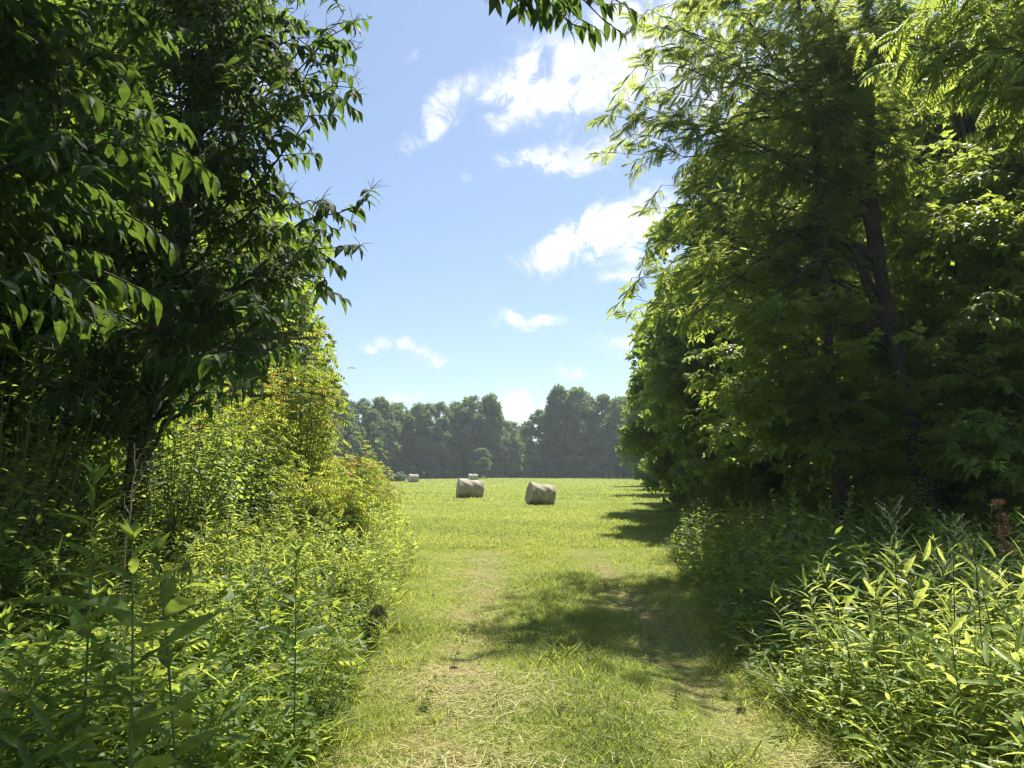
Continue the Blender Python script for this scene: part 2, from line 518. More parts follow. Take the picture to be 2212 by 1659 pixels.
def build_grass():
    # the lane: uneven mown grass, thin on the wheel ruts, taller down the middle
    mb = MB()
    x, y = lane_pts(210000, 3.2, 17, 1.35)
    p = np.stack((x, y, 0 * x), -1)
    patch = wave_noise(p, 1.6, 3) * .5 + wave_noise(p, 4.5, 4) * .35
    keep = rng.random(len(x)) < np.clip(1 - .84 * wheel(x, y) + .25 * patch, .06, 1)
    x, y, patch = x[keep], y[keep], patch[keep]
    midstrip = np.exp(-((x - .55) / .38) ** 2)
    tuft = np.clip(wave_noise(np.stack((x, y, 0 * x), -1), 7, 31) - .55, 0, 1)
    h = (.04 + .05 * rng.random(len(x)) ** 2 + .085 * midstrip * rng.random(len(x)) + .05 * np.clip(patch, 0, 1) + .15 * tuft * rng.random(len(x))) * (1 + .5 * (rng.random(len(x)) < .03))
    edge = np.exp(-np.minimum(np.abs(x - xl(y)), np.abs(xr(y) - x)) / .22)
    h *= 1 + 2.2 * edge * rng.random(len(x))
    add_blades(mb, x, y, h, .05, .75 + 0 * x, np.clip(.42 - .5 * midstrip * (y < 12) - .35 * patch + .33 * rnd(len(x)), 0, 1.05))
    o = mb.build('lane_grass', M['grass']); stuff(o); o['label'] = 'uneven mown grass on the lane between the weedy banks'
    # dry clippings lying on the lane
    mb = MB()
    x, y = lane_pts(38000, 3.3, 15, 1.5, .2, .1)
    patch = wave_noise(np.stack((x, y, 0 * x), -1), 2.2, 8)
    keep = rng.random(len(x)) < np.clip(.22 + .75 * patch - .35 * np.exp(-((x - .55) / .35) ** 2), .05, 1)
    x, y = x[keep], y[keep]
    n = len(x); az = rng.uniform(0, 6.28, n)
    pos = np.stack((x, y, ground_z(x, y) + rng.uniform(.004, .05, n)), -1)
    scatter(mb, blade_t(.5, .022), pos, np.stack((np.cos(az), np.sin(az), .16 * rnd(n)), -1), np.stack((.3 * rnd(n), .3 * rnd(n), np.ones(n)), -1), rng.uniform(.08, .26, n), rng.random(n))
    o = mb.build('hay_clippings', M['hay']); stuff(o); o['label'] = 'pale dry grass clippings strewn over the lane'
    # the hay field
    mb = MB()
    for (n, y0, y1, hh, w, pw) in ((110000, 16, 42, .13, .09, 1.2), (95000, 40, 90, .17, .2, 1.15), (60000, 88, 186, .2, .42, 1.1)):
        x, y = lane_pts(n, y0, y1, pw, 1.5, 2)
        patch = wave_noise(np.stack((x, y, 0 * x), -1), .35, 5) + .9 * np.sin((y + .35 * x + 2.2 * np.sin(x * .12)) * 1.25)
        bare = wave_noise(np.stack((x * .4, y, 0 * x), -1), .8, 9) + .3 * rnd(n) > .85
        x, y, patch = x[~bare], y[~bare], patch[~bare]; n = len(x)
        add_blades(mb, x, y, hh * (.55 + .6 * rng.random(n)), w, .7 + 0 * x, np.clip(.38 + .22 * patch + .25 * rnd(n), 0, 1))
    o = mb.build('field_grass', M['grass']); stuff(o); o['label'] = 'short sunlit grass of the cut hay field'
build_grass()

# ------------------------------------------------------------------ hay bales
def hay_material():
    m = bpy.data.materials.new('baled_hay'); m.use_nodes = True
    T = NT(m.node_tree); p = T.n['Principled BSDF']
    tc = T.new('ShaderNodeTexCoord')
    mp = T.new('ShaderNodeMapping'); mp.inputs['Scale'].default_value = (2.6, .55, .55)
    T.link(tc.outputs['Object'], mp.inputs[0])
    n = T.noise(mp.outputs[0], 26, 7, .72, .8)
    big = T.noise(tc.outputs['Object'], 2.3, 4, .6)
    net = T.new('ShaderNodeTexWave', wave_type='BANDS', bands_direction='X')
    net.inputs['Scale'].default_value = 7; net.inputs['Distortion'].default_value = 1.2
    T.link(tc.outputs['Object'], net.inputs[0])
    f = T.math('ADD', T.math('MULTIPLY', n, .75), T.math('MULTIPLY', big, .3))
    c = T.mix(T.smooth(f, .32, .72), (.15, .125, .085), (.56, .50, .38))
    c = T.mix(T.math('MULTIPLY', T.smooth(net.outputs['Fac'], .75, 1), .3), c, (.5, .48, .42))
    T.link(c, p.inputs['Base Color']); p.inputs['Roughness'].default_value = .9
    bp = T.new('ShaderNodeBump'); bp.inputs['Strength'].default_value = .8; bp.inputs['Distance'].default_value = .03
    T.link(n, bp.inputs['Height']); T.link(bp.outputs[0], p.inputs['Normal'])
    return m
M['bale'] = hay_material()
M['twine'] = bpy.data.materials.new('white_twine'); M['twine'].use_nodes = True
M['twine'].node_tree.nodes['Principled BSDF'].inputs['Base Color'].default_value = (.75, .73, .66, 1)

def bale_profile(a, x, rad):
    """surface radius: slightly slumped and lumpy drum"""
    r = rad * (1 - .03 * (np.abs(x) / .75) ** 6)
    r = r + .016 * np.sin(3 * a + 4 * x) + .012 * np.sin(7 * a - 9 * x) + .008 * np.sin(17 * x + 2 * a)
    return r

def hay_bale(label, loc, rz, tilt, length, dia, twine=False):
    t = thing('hay_bale', label, 'hay bale', loc, rz, 'round hay bales in the field')
    t.rotation_euler = (0, tilt, rz)
    rad = dia / 2
    na, nx_ = 72, 30
    a = np.arange(na) * 2 * math.pi / na
    xs = np.linspace(-length / 2, length / 2, nx_)
    A, X = np.meshgrid(a, xs, indexing='ij')
    rr = bale_profile(A, X, rad)
    z = rad * .96 + rr * np.sin(A); z = np.where(z < .04, .04 * z / .2 + .0, z)
    V = np.stack((X, rr * np.cos(A) * 1.02, z), -1).reshape(-1, 3)
    i, j = np.meshgrid(np.arange(na), np.arange(nx_ - 1), indexing='ij')
    p0 = (i * nx_ + j).ravel(); p1 = (((i + 1) % na) * nx_ + j).ravel()
    F = np.concatenate((np.stack((p0, p1, p1 + 1), -1), np.stack((p0, p1 + 1, p0 + 1), -1)))
    mb = MB(); mb.add(V, F)
    # loose straws standing off the wrap
    n = 900
    aa = rng.uniform(-.2, math.pi + .2, n); xx = rng.uniform(-length / 2, length / 2, n)
    r2 = bale_profile(aa, xx, rad)
    pos = np.stack((xx, r2 * np.cos(aa), rad * .96 + r2 * np.sin(aa)), -1)
    nor = np.stack((0 * aa, np.cos(aa), np.sin(aa)), -1)
    scatter(mb, blade_t(1, .05), pos, nor * .4 + rnd(n, 3), nor, rng.uniform(.04, .12, n), rng.random(n))
    mb.build('wrapped_side', M['bale'], t, True)
    for s in (-1, 1):
        mb = MB()
        rings = 9
        VV = [(s * (length / 2 + .015), 0, rad * .96)]
        for q in range(1, rings + 1):
            f = q / rings
            for k in range(na):
                r_ = bale_profile(a[k], np.array(s * length / 2), rad) * f
                zz = rad * .96 + r_ * math.sin(a[k])
                VV.append((s * (length / 2 + .03 * (1 - f ** 3) + (.012 * math.sin(q * 9 + k) if q < rings else 0)), r_ * math.cos(a[k]) * 1.02, zz if zz > .04 else .2 * zz))
        FF = [(0, 1 + k, 1 + (k + 1) % na) for k in range(na)]
        for q in range(rings - 1):
            for k in range(na):
                u0 = 1 + q * na + k; u1 = 1 + q * na + (k + 1) % na
                FF += [(u0, u0 + na, u1 + na), (u0, u1 + na, u1)]
        mb.add(VV, np.array(FF)[:, ::s])
        mb.build('bale_end', M['bale'], t, True)
    if twine:
        # a loop of loose white twine sagging over the near side
        pts = []
        for f in np.linspace(0, 1, 40):
            xx = -.34 + .8 * f
            sag = -.42 + .62 * abs(f - .42) ** 1.25 / .42 ** 1.25 * (.85 if f > .42 else 1.0)
            ang = -math.pi / 2 - (math.pi / 2 - (sag * 1.1)) + math.pi      # front side, measured from +y
            ang = math.pi - sag * 1.1 - .12
            r_ = float(bale_profile(np.array(ang), np.array(xx), rad)) + .014
            pts.append((xx, r_ * math.cos(ang) * 1.02, rad * .96 + r_ * math.sin(ang)))
        mb = MB(); tubes(mb, np.array([pts]), np.full((1, 40), .016), 6)
        mb.build('twine', M['twine'], t, True)
    return t

hay_bale('large round hay bale with a loose loop of white twine, nearest to the lane', (1163 - 1106 + 0.0, 0, 0), 0, 0, 1.26, 1.12, True).location = (1.32, 36.6, -.03)
hay_bale('large round hay bale standing just in front of a far smaller-looking bale', (-2.6, 45.0, -.02), R(13), R(7), 1.5, 1.2)
hay_bale('far round hay bale peeping over the top of a nearer bale', (-6.5, 124, -.02), R(8), R(1), 1.5, 1.35)
hay_bale('far round hay bale beside the silvery weeds below the treeline', (-15.9, 120, 0), R(22), R(2), 1.5, 1.3)
for o in [o for o in bpy.data.objects if o.name == 'hay_bale']:
    o.rotation_euler = (0, R(9), R(17))
    o.scale = (.95, .95, .97)

# ------------------------------------------------------------------ trees built from boughs (near)
def bough_tree(name, label, cat, trunk, tr, tips, leaf, mat, bark, J=9, K=8, twig=.5, lsize=.17, droop=.5, t0=.35, catkin=False,
               tint=(.1, .9), start=None, rise=.5, group=None, stems=(), spread_z=.5, flat=.35, br=.03):
    """trunk: list of points; tips: (S,3) bough ends; leaves sit along twigs along the boughs"""
    base = np.array(trunk[0], float)
    root = thing(name, label, cat, tuple(base), 0, group)
    trunk = np.array(trunk, float) - base
    tips = np.array(tips, float) - base
    S = len(tips)
    mbt, mbl = MB(), MB()
    tt = np.linspace(0, 1, 28)
    seg = np.linspace(0, 1, len(trunk))
    path = np.stack([np.interp(tt, seg, trunk[:, k]) for k in range(3)], -1)
    for _ in range(2):
        path[1:-1] = (path[:-2] + 2 * path[1:-1] + path[2:]) / 4
    path[2:-1, :2] += .02 * rnd(25, 2)
    rad = tr * (1 - .78 * tt) * (1 + .55 * np.exp(-tt * 28))
    tubes(mbt, path[None], rad[None], 12)
    for st in stems:                                     # extra stems and drawn limbs: (points, radius)
        sp = np.array(st[0], float) - base
        s_ = np.linspace(0, 1, len(sp))
        q = np.stack([np.interp(tt, s_, sp[:, k]) for k in range(3)], -1)
        for _ in range(3):
            q[1:-1] = (q[:-2] + 2 * q[1:-1] + q[2:]) / 4
        q[1:-1] += .025 * rnd(26, 3)
        tubes(mbt, q[None], (st[1] * (1 - .8 * tt))[None], 8)
    # boughs leave the trunk below their tips
    hz = tips[:, 2] - rng.uniform(.15, .75, S) * rise * np.linalg.norm(tips[:, :2], axis=1) - .2
    hz = np.clip(hz, path[4, 2], path[-2, 2] * .97)
    p0 = np.stack([np.interp(hz, path[:, 2], path[:, k]) for k in range(2)] + [hz], -1)
    p2 = tips
    p1 = p0 * .5 + p2 * .5 + rnd(S, 3) * np.minimum(.16 * np.linalg.norm(p2 - p0, axis=1), .6)[:, None]
    p1[:, 2] += .10 * np.linalg.norm(p2 - p0, axis=1) + .1
    L = np.linalg.norm(p2 - p0, axis=1)
    nt = 12
    taper = np.linspace(1, .14, nt)[None]
    bp = curve_path(p0, p1, p2, nt)
    bp[:, 1:-1] += .02 * rnd(S, nt - 2, 3) * L[:, None, None]
    tubes(mbt, bp, br * np.clip(L / 3.5, .35, 1.3)[:, None] * taper, 6)
    # twigs
    t = t0 + (1 - t0) * (np.arange(J)[None] + rng.random((S, J))) / J
    t[:, -1] = 1
    A = bez(p0[:, None], p1[:, None], p2[:, None], t)
    T_ = unit(2 * (1 - t)[..., None] * (p1 - p0)[:, None] + 2 * t[..., None] * (p2 - p1)[:, None])
    side = unit(np.cross(T_, np.array((0, 0, 1.0)))) * np.where(np.arange(J) % 2, 1, -1)[None, :, None]
    D = unit(T_ * rng.uniform(.35, 1, (S, J, 1)) + side * rng.uniform(.2, 1, (S, J, 1)) + np.array((0, 0, 1.0)) * spread_z * rnd(S, J, 1))
    ln = twig * rng.uniform(.55, 1.25, (S, J, 1)) * (1.15 - .5 * t[..., None])
    B = A + D * ln
    B[..., 2] -= .12 * ln[..., 0]
    A, B, D = A.reshape(-1, 3), B.reshape(-1, 3), D.reshape(-1, 3)
    Mid = (A + B) / 2 + np.array((0, 0, .06)) * ln.reshape(-1, 1)
    tubes(mbt, curve_path(A, Mid, B, 4), np.array([[.008, .006, .0045, .002]]) * np.ones((len(A), 1)), 3)
    W = len(A)
    s = .12 + .88 * (np.arange(K)[None] + rng.random((W, K)) * .9) / K
    P = bez(A[:, None], Mid[:, None], B[:, None], s)
    sgn = np.where((np.arange(K) + rng.integers(0, 2)) % 2, 1, -1)[None, :, None]
    sd = unit(np.cross(D, np.array((0, 0, 1.0))))[:, None] * sgn
    LD = D[:, None] * rng.uniform(.3, .9, (W, K, 1)) + sd * rng.uniform(.4, 1.0, (W, K, 1)) + rnd(W, K, 3) * .3
    LD[..., 2] -= droop * rng.uniform(.5, 1.4, (W, K))
    up = np.array((0, 0, 1.0)) + rnd(W, K, 3) * flat
    P, LD, up = P.reshape(-1, 3), LD.reshape(-1, 3), up.reshape(-1, 3)
    n = len(P)
    base_t = np.repeat(np.repeat(rng.uniform(tint[0], tint[1], S), J), K)
    tnt = base_t + .2 * rnd(n)
    sz = lsize * rng.uniform(.65, 1.2, n)
    tl = leaf if isinstance(leaf, list) else [leaf]
    for k in range(len(tl)):
        q = slice(k, None, len(tl))
        scatter(mbl, tl[k], P[q], LD[q], up[q], sz[q], tnt[q])
    mats = [mat]
    if catkin:
        mats.append(M['catkin'])
        ends = B[rng.random(W) < .55]
        e = np.repeat(ends, 5, 0); m_ = len(e)
        cd = unit(rnd(m_, 3) + np.array((.5, -.1, .35)))
        c0 = e; c2 = e + cd * rng.uniform(.1, .19, (m_, 1)); c1 = (c0 + c2) / 2 + np.array((0, 0, .03))
        tubes(mbl, curve_path(c0, c1, c2, 4), np.array([[.0025, .003, .003, .001]]) * np.ones((m_, 1)), 3, .6, 1)
    mbt.build('trunk', bark, root, True)
    mbl.build('crown', mats, root)
    return root

def fill_tips(n, u, v, d, keep=None):
    out = []
    while len(out) < n:
        uu, vv, dd = rng.uniform(*u), rng.uniform(*v), rng.uniform(*d)
        if keep is None or keep(uu, vv):
            out.append(at(uu, vv, dd))
    return out

# ---- left: chestnuts in flower
def left_edge(v):
    return np.interp(v, [-200, 60, 190, 260, 330, 420, 520, 600, 650, 720, 800], [615, 625, 615, 550, 520, 530, 560, 540, 480, 500, 420])
explicit = [(775, 55, 7.0), (760, 30, 7.4), (785, 190, 7.0), (745, 120, 7.3), (690, 225, 6.8), (640, 250, 6.7), (625, 300, 7.4), (600, 390, 7.6),
            (800, 440, 6.8), (735, 445, 7.0), (750, 535, 6.8), (720, 600, 6.6), (690, 560, 7.0), (600, 590, 6.9), (640, 480, 7.2), (600, 660, 6.2), (560, 640, 6.6),
            (615, 700, 6.2), (575, 780, 6.0), (520, 760, 6.2), (700, 80, 7.6), (660, 150, 7.5), (580, 480, 7.5), (660, 20, 7.7)]
tips = [at(e[0] - 18, e[1], e[2]) for e in explicit] + fill_tips(58, (20, 680), (-130, 780), (6.3, 10.5), lambda u, v: u < left_edge(v)) + fill_tips(16, (-20, 360), (700, 900), (6.6, 9.5)) + fill_tips(34, (360, 660), (-80, 740), (6.3, 9), lambda u, v: u < left_edge(v))
high = [np.array((rng.uniform(-4.2, -1.2), rng.uniform(6.5, 9.5), 0)) for _ in range(30)]  # unseen boughs above the frame, added to shade the near-left chestnut
for q in high: q[2] = 2.6 + .67 * q[1] + rng.uniform(.6, 3.2)
tips += high
overhead = [at(1120, -60, 6.3), at(1200, -10, 6.3), at(1290, 10, 6.3), at(1250, 40, 6.3), at(1180, 5, 6.3), at(1080, -40, 6.3), at(1330, 0, 6.3), at(1300, 40, 6.3), at(1230, 50, 6.3), at(1160, 35, 6.3)]
for _ in range(26):  # both loops: unseen boughs above the frame, placed to shade the left bank
    q = np.array((rng.uniform(-.3, .9), rng.uniform(6.2, 8.4), 0)); q[2] = 2.4 + .67 * q[1] + rng.uniform(.3, 1.2)
    overhead.append(q)
for _ in range(18):
    q = np.array((rng.uniform(-3.0, -.6), rng.uniform(3.6, 7.0), 0)); q[2] = 2.4 + .67 * q[1] + rng.uniform(.3, 1.6)
    overhead.append(q)
T1 = bough_tree('chestnut_tree', 'flowering chestnut whose drooping leafy boughs reach out furthest over the blue sky', 'tree',
           [(-4.5, 8.8, -.05), (-4.3, 8.7, 2.5), (-3.9, 8.5, 5), (-3.5, 8.4, 8), (-3.2, 8.2, 11.5)], .17, tips,
           CHEST, M['chestnut'], M['bark_dark'], J=10, K=8, twig=.55, lsize=.175, droop=.62, catkin=True, tint=(.0, .9), group='chestnut trees along the lane')
bough_tree('chestnut_tree', 'chestnut standing behind the first one, glimpsed through its boughs with sunlit leaves', 'tree',
           [(-6.6, 13.5, -.05), (-6.4, 13.4, 4), (-6.0, 13.2, 8), (-5.6, 13, 13)], .2,
           fill_tips(70, (120, 600), (-60, 800), (11.5, 15.5), lambda u, v: u < left_edge(v) - 20),
           CHEST, M['shrub'], M['bark_dark'], J=9, K=8, twig=.8, lsize=.2, droop=.6, tint=(.1, 1.0), group='chestnut trees along the lane')
bough_tree('chestnut_tree', 'shadowed chestnut with its trunk out of the picture and big leaves close overhead, far left', 'tree',
           [(-4.3, 4.4, -.05), (-4.2, 4.4, 3), (-3.9, 4.5, 6), (-3.6, 4.6, 9)], .15,
           fill_tips(34, (-150, 420), (-260, 640), (3.9, 6.0), lambda u, v: u < 400 - .25 * abs(v - 250)) ,
           CHEST, M['chestnut'], M['bark_dark'], J=9, K=7, twig=.5, lsize=.165, droop=.6, tint=(-.3, .25), group='chestnut trees along the lane')  # tint lowered below the other chestnuts: shade put into the leaf colour
# the bough that dips into the top of the view comes from a tree standing beside the photographer
bough_tree('chestnut_tree', 'chestnut showing only one leafy spray hanging from the top edge against the clouds', 'tree',
           [(-3.2, 1.0, -.05), (-3.1, 1.1, 3), (-2.8, 1.3, 6), (-2.6, 1.5, 8)], .16, overhead,
           CHEST, M['chestnut'], M['bark_dark'], J=6, K=6, twig=.34, lsize=.16, droop=.8, t0=.8, catkin=True, tint=(0, .5), rise=.15, group='chestnut trees along the lane')

# ---- right: walnuts
def right_edge(v):
    return np.interp(v, [-200, 0, 140, 200, 330, 400, 520, 620, 700, 800], [1440, 1450, 1450, 1440, 1440, 1480, 1480, 1450, 1450, 1450])
def lean_in(n, u, v, keep, back=0.0):
    """bough ends of a crown that hangs out toward the lane mouth with height"""
    out = []
    while len(out) < n:
        uu, vv = rng.uniform(*u), rng.uniform(*v)
        if keep(uu, vv):
            out.append(at(uu, vv, np.interp(vv, [-30, 800], [11.4, 14.8]) + back + .55 * rnd()))
    return out
explicit = [(1385, 60, 14), (1400, 20, 14), (1375, 145, 14), (1400, 190, 14.5), (1430, 100, 14), (1345, 215, 13.6), (1320, 250, 13.5), (1330, 330, 13.5), (1370, 290, 14), (1400, 350, 14),
            (1420, 450, 14.5), (1400, 520, 14), (1430, 560, 14.5), (1365, 600, 14), (1350, 640, 14), (1385, 665, 14.4), (1365, 690, 14), (1440, 620, 15), (1420, 250, 14.5), (1430, 400, 14)]
W0 = (7.0, 13.0)
limbs = [
    ([at(1905, 620, 13), at(1860, 420, 13), at(1800, 270, 12.9), at(1745, 190, 12.8), at(1665, 130, 12.7), at(1600, 20, 12.6)], .085),
    ([at(1875, 165, 13), at(1835, 130, 12.8), at(1790, 60, 12.6), at(1745, -30, 12.4), at(1700, -120, 12.2)], .10),
    ([at(1800, 285, 12.9), at(1740, 250, 12.9), at(1640, 255, 13), at(1540, 290, 13.2)], .05),
    ([at(1790, 265, 12.9), at(1700, 235, 13), at(1600, 245, 13.2), at(1510, 300, 13.4)], .04),
    ([at(1890, 560, 13), at(1800, 495, 13), at(1700, 500, 13.2), at(1560, 520, 13.5)], .05),
    ([at(1900, 640, 13), at(1830, 520, 12.8), at(1750, 480, 12.8), at(1640, 560, 12.9), at(1500, 680, 13)], .055),
    ([at(1905, 700, 13), at(1850, 570, 12.6), at(1760, 560, 12.5), at(1690, 630, 12.5), at(1560, 720, 12.6)], .045),
]
bough_tree('walnut_tree', 'tall walnut with a forked dark trunk and long limbs arching over the lane', 'tree',
           [(7.25, 13.0, -.05), at(1985, 1000, 13), at(1940, 800, 13), at(1900, 600, 13), at(1880, 400, 13), at(1872, 150, 13), at(1868, -150, 13), (5.9, 13, 15)], .17,
           [at(e[0], e[1], e[2] - 2.0 + .0026 * e[1]) for e in explicit] + lean_in(64, (1400, 1990), (-30, 820), lambda u, v: u > right_edge(v)) + [np.array((rng.uniform(2.6, 5), rng.uniform(14.3, 17.2), rng.uniform(11.4, 13))) for _ in range(13)],  # last group: unseen boughs above the frame, added to cast the lane's shade patch
           WALNUT, M['walnut'], M['bark_dark'], J=14, K=8, twig=.7, lsize=.25, droop=.2, spread_z=1.2, flat=.6, rise=.45, t0=.15, tint=(0, 1), stems=limbs, group='walnut trees on the wood edge', br=.017)
bough_tree('walnut_tree', 'walnut filling in behind the forked one, its leaves showing between the arching limbs', 'tree',
           [(8.0, 17.5, -.05), (7.8, 17.4, 4), (7.4, 17.2, 8), (7.0, 17, 13)], .09,
           lean_in(38, (1450, 2000), (-60, 860), lambda u, v: u > right_edge(v) + 25, 3.2),
           WALNUT, M['walnut'], M['bark_dark'], J=12, K=8, twig=.8, lsize=.27, droop=.2, spread_z=1.2, flat=.6, rise=.45, t0=.15, tint=(0, .8), group='walnut trees on the wood edge', br=.015)
bough_tree('walnut_tree', 'walnut rooted beyond the edge whose feathery sprays catch bright sun near the top corner', 'tree',
           [(8.6, 9.2, -.05), (8.4, 9.3, 4), (8.0, 9.5, 8), (7.6, 9.7, 12)], .2,
           [at(2060, 75, 9.5), at(2000, 95, 9.4), at(1900, 70, 9.8), at(1990, 20, 9.5), at(1960, 130, 9.8), at(2040, 140, 9.6), at(2200, 110, 8.5), at(2150, 50, 9), at(2190, 180, 9), at(2110, 180, 9.6)] + fill_tips(14, (2020, 2300), (-150, 420), (9, 11.5)),
           WALNUT, M['walnut'], M['bark_dark'], J=6, K=5, twig=.5, lsize=.42, droop=.3, tint=(.2, 1), group='walnut trees on the wood edge')
# slim broad-leaved trees inside the dark wood
slim = [('slim dark-stemmed maple close behind the forked walnut', 9.6, 14.6, (1900, 2230), (150, 1000), (12.8, 17), 62),
        ('thin maple in deep shade at the right border of the view', 8.6, 11.0, (2000, 2300), (300, 1010), (9.5, 13), 46),
        ('slender maple leaning behind the walnut trunk where sun flecks show', 10.5, 18.5, (1700, 2250), (300, 1020), (16, 21), 62),
        ('leafy young maple holding its low boughs out toward the lane below the walnut', 5.6, 12.6, (1570, 1930), (640, 1070), (11.0, 13.6), 30),
        ('shaded maple low under the walnut limbs beside the weeds', 6.2, 16.5, (1480, 1960), (640, 1060), (13.5, 18.5), 44)]
for (lab, bx, by, uu, vv, dd, n) in slim:
    bough_tree('maple_tree', lab, 'tree', [(bx, by, -.05), (bx - .15, by, 3), (bx - .1, by + .1, 7), (bx - .4, by, 11)], .11, fill_tips(n, uu, vv, dd),
               MAPLE, M['maple'], M['bark_dark'], J=9, K=5, twig=.8, lsize=.34, droop=.2, tint=(0, .9), rise=.4, group='maples in the shaded wood')

# ------------------------------------------------------------------ trees with clumped crowns (middle and far)
def crown_mesh(h, rad, low, n, lsize, lobes, seed, mat, bark, spr=FARSPR, tr=.2, holes=.25, point=.25):
    """trunk and crown meshes of a tree h tall whose foliage starts at height low"""
    r = np.random.default_rng(seed)
    cz, rz = (h + low) / 2, (h - low) / 2
    # lobes over the surface of an egg
    k = np.arange(lobes)
    th = k * 2.39996 + r.uniform(0, 6)
    zz = 1 - 2 * (k + .5) / lobes
    w = np.sqrt(1 - zz * zz)
    q = r.uniform(.5, .95, lobes)
    wide = 1 - point * np.clip(zz, 0, 1)
    C = np.stack((np.cos(th) * w * q * rad * wide, np.sin(th) * w * q * rad * wide, cz + zz * rz * .8), -1)
    LR = rad * r.uniform(.2, .42, lobes)
    mt, ml = MB(), MB()
    tz = np.linspace(0, 1, 14)
    tp = np.stack((.15 * np.sin(tz * 3 + seed), .15 * np.cos(tz * 4 + seed), tz * (h * .9)), -1)
    tubes(mt, tp[None], (tr * (1 - .8 * tz) * (1 + .5 * np.exp(-tz * 20)))[None], 9)
    p0 = np.stack((0 * C[:, 0], 0 * C[:, 0], np.clip(C[:, 2] - .9 * np.hypot(C[:, 0], C[:, 1]), low * .6 + .5, h * .8)), -1)
    tubes(mt, curve_path(p0, (p0 + C) / 2 + np.array((0, 0, .3)), C, 6), np.linspace(.32, .06, 6)[None] * tr * np.ones((lobes, 1)), 5)
    per = r.multinomial(n, LR ** 2 / (LR ** 2).sum())
    for c, lr, m_ in zip(C, LR, per):
        d = unit(r.normal(size=(m_, 3)))
        d[:, 2] = np.where(d[:, 2] < -.35, -d[:, 2], d[:, 2])
        rr = lr * r.uniform(.35, 1.06, m_) ** .55
        p = c + d * rr[:, None] * np.array((1, 1, .82))
        nz = wave_noise(p, 2.4 / max(rad / 3, .6), seed) + .5 * wave_noise(p, 6 / max(rad / 3, .6), seed + 1)
        ok = nz > -1.3 + holes * 2.2
        p, d = p[ok], d[ok]; m2 = len(p)
        if not m2: continue
        dirs = d * .6 + unit(r.normal(size=(m2, 3))) * .8; dirs[:, 2] -= .25
        up = d * .7 + r.normal(size=(m2, 3)) * .45 + np.array((0, 0, .6))
        tn = r.uniform(-.1, 1.1) + .25 * r.uniform(-1, 1, m2)
        h2 = m2 // 2
        scatter(ml, spr[0], p[:h2], dirs[:h2], up[:h2], lsize * r.uniform(.6, 1.25, h2), tn[:h2])
        scatter(ml, spr[1], p[h2:], dirs[h2:], up[h2:], lsize * r.uniform(.6, 1.25, m2 - h2), tn[h2:])
    return mt.mesh('trunk', bark, True), ml.mesh('crown', mat)

def plant_tree(name, label, meshes, x, y, s=1.0, rz=0.0, sx=1.0, group=None):
    t = thing(name, label, 'tree', (x, y, float(ground_z(x, y)) - .05), rz, group)
    t.scale = (s * sx, s * sx, s)
    for nm, me in zip(('trunk', 'crown'), meshes):
        o = bpy.data.objects.new(nm, me); COL.objects.link(o); o.parent = t
    return t

EDGE = [crown_mesh(12, 3.4, -.9, 12000, .38, 34, 1, M['edge'], M['bark_dark']),
        crown_mesh(12, 3.0, -.9, 12000, .38, 38, 2, M['edge'], M['bark_dark']),
        crown_mesh(11, 3.8, -.9, 12000, .38, 32, 3, M['shrub'], M['bark_dark'])]
# along the right side of the field, one behind another
right_row = [
    (7.6, 23.5, 1.02, 0, 'leafy edge tree next behind the arching walnut'),
    (8.6, 30, .98, 2, 'broad yellowish-green tree on the field edge, third behind the walnut'),
    (10.9, 39, 1.05, 1, 'rounded edge tree midway along the right side of the field'),
    (13.0, 51, 1.1, 2, 'edge tree with an open pale top leaning toward the field'),
    (15.4, 68, 1.12, 0, 'bushy edge tree just short of the last one on the right field side'),
    (17.8, 92, 1.32, 1, 'last tree on the right field side, dark skirt touching the grass'),
]
for (x, y, s, k, lab) in right_row:
    plant_tree('edge_tree', lab, EDGE[k], x, y, s, rng.uniform(0, 6), 1, 'trees along the right field edge')
# the wood behind on the right
back_right = [(12.5, 26, 1.4, 0), (16, 33, 1.4, 1), (13.4, 21, 1.4, 2), (17, 24, 1.5, 0), (12.4, 13.5, 1.05, 1), (15.5, 17, 1.3, 2), (19, 42, 1.2, 0), (24, 56, 1.2, 1), (21, 30, 1.4, 2), (28, 75, 1.2, 0), (9.9, 24.5, 1.25, 0), (17, 20, 1.4, 1)]
for k, (x, y, s, q) in enumerate(back_right):
    plant_tree('woodland_tree', 'dark tree deep in the wood behind the walnuts and maples', EDGE[q], x, y, s, rng.uniform(0, 6), 1.05, 'trees deep in the right wood')
# the wood behind on the left
back_left = [(-10.5, 16.5, 1.15, 1), (-11.5, 10.5, 1.2, 0), (-9.2, 21, 1.0, 2), (-14.5, 14.5, 1.3, 2), (-13, 27, 1.0, 0), (-8.0, 6.2, .85, 1), (-17, 22, 1.3, 1), (-18, 36, 1.1, 2), (-7.9, 9.6, .8, 2)]
for k, (x, y, s, q) in enumerate(back_left):
    plant_tree('woodland_tree', 'dark tree standing in the wood behind the chestnuts', EDGE[q], x, y, s, rng.uniform(0, 6), 1.0, 'trees in the left wood')

FAR = [crown_mesh(20, (5.2, 4.2, 5.8, 4.6)[k], .0, 9000, .75, (34, 44, 30, 50)[k], 11 + k, M['far'], M['bark_dark'], tr=.28, holes=.5, point=(.3, .6, .2, .75)[k]) for k in range(4)]
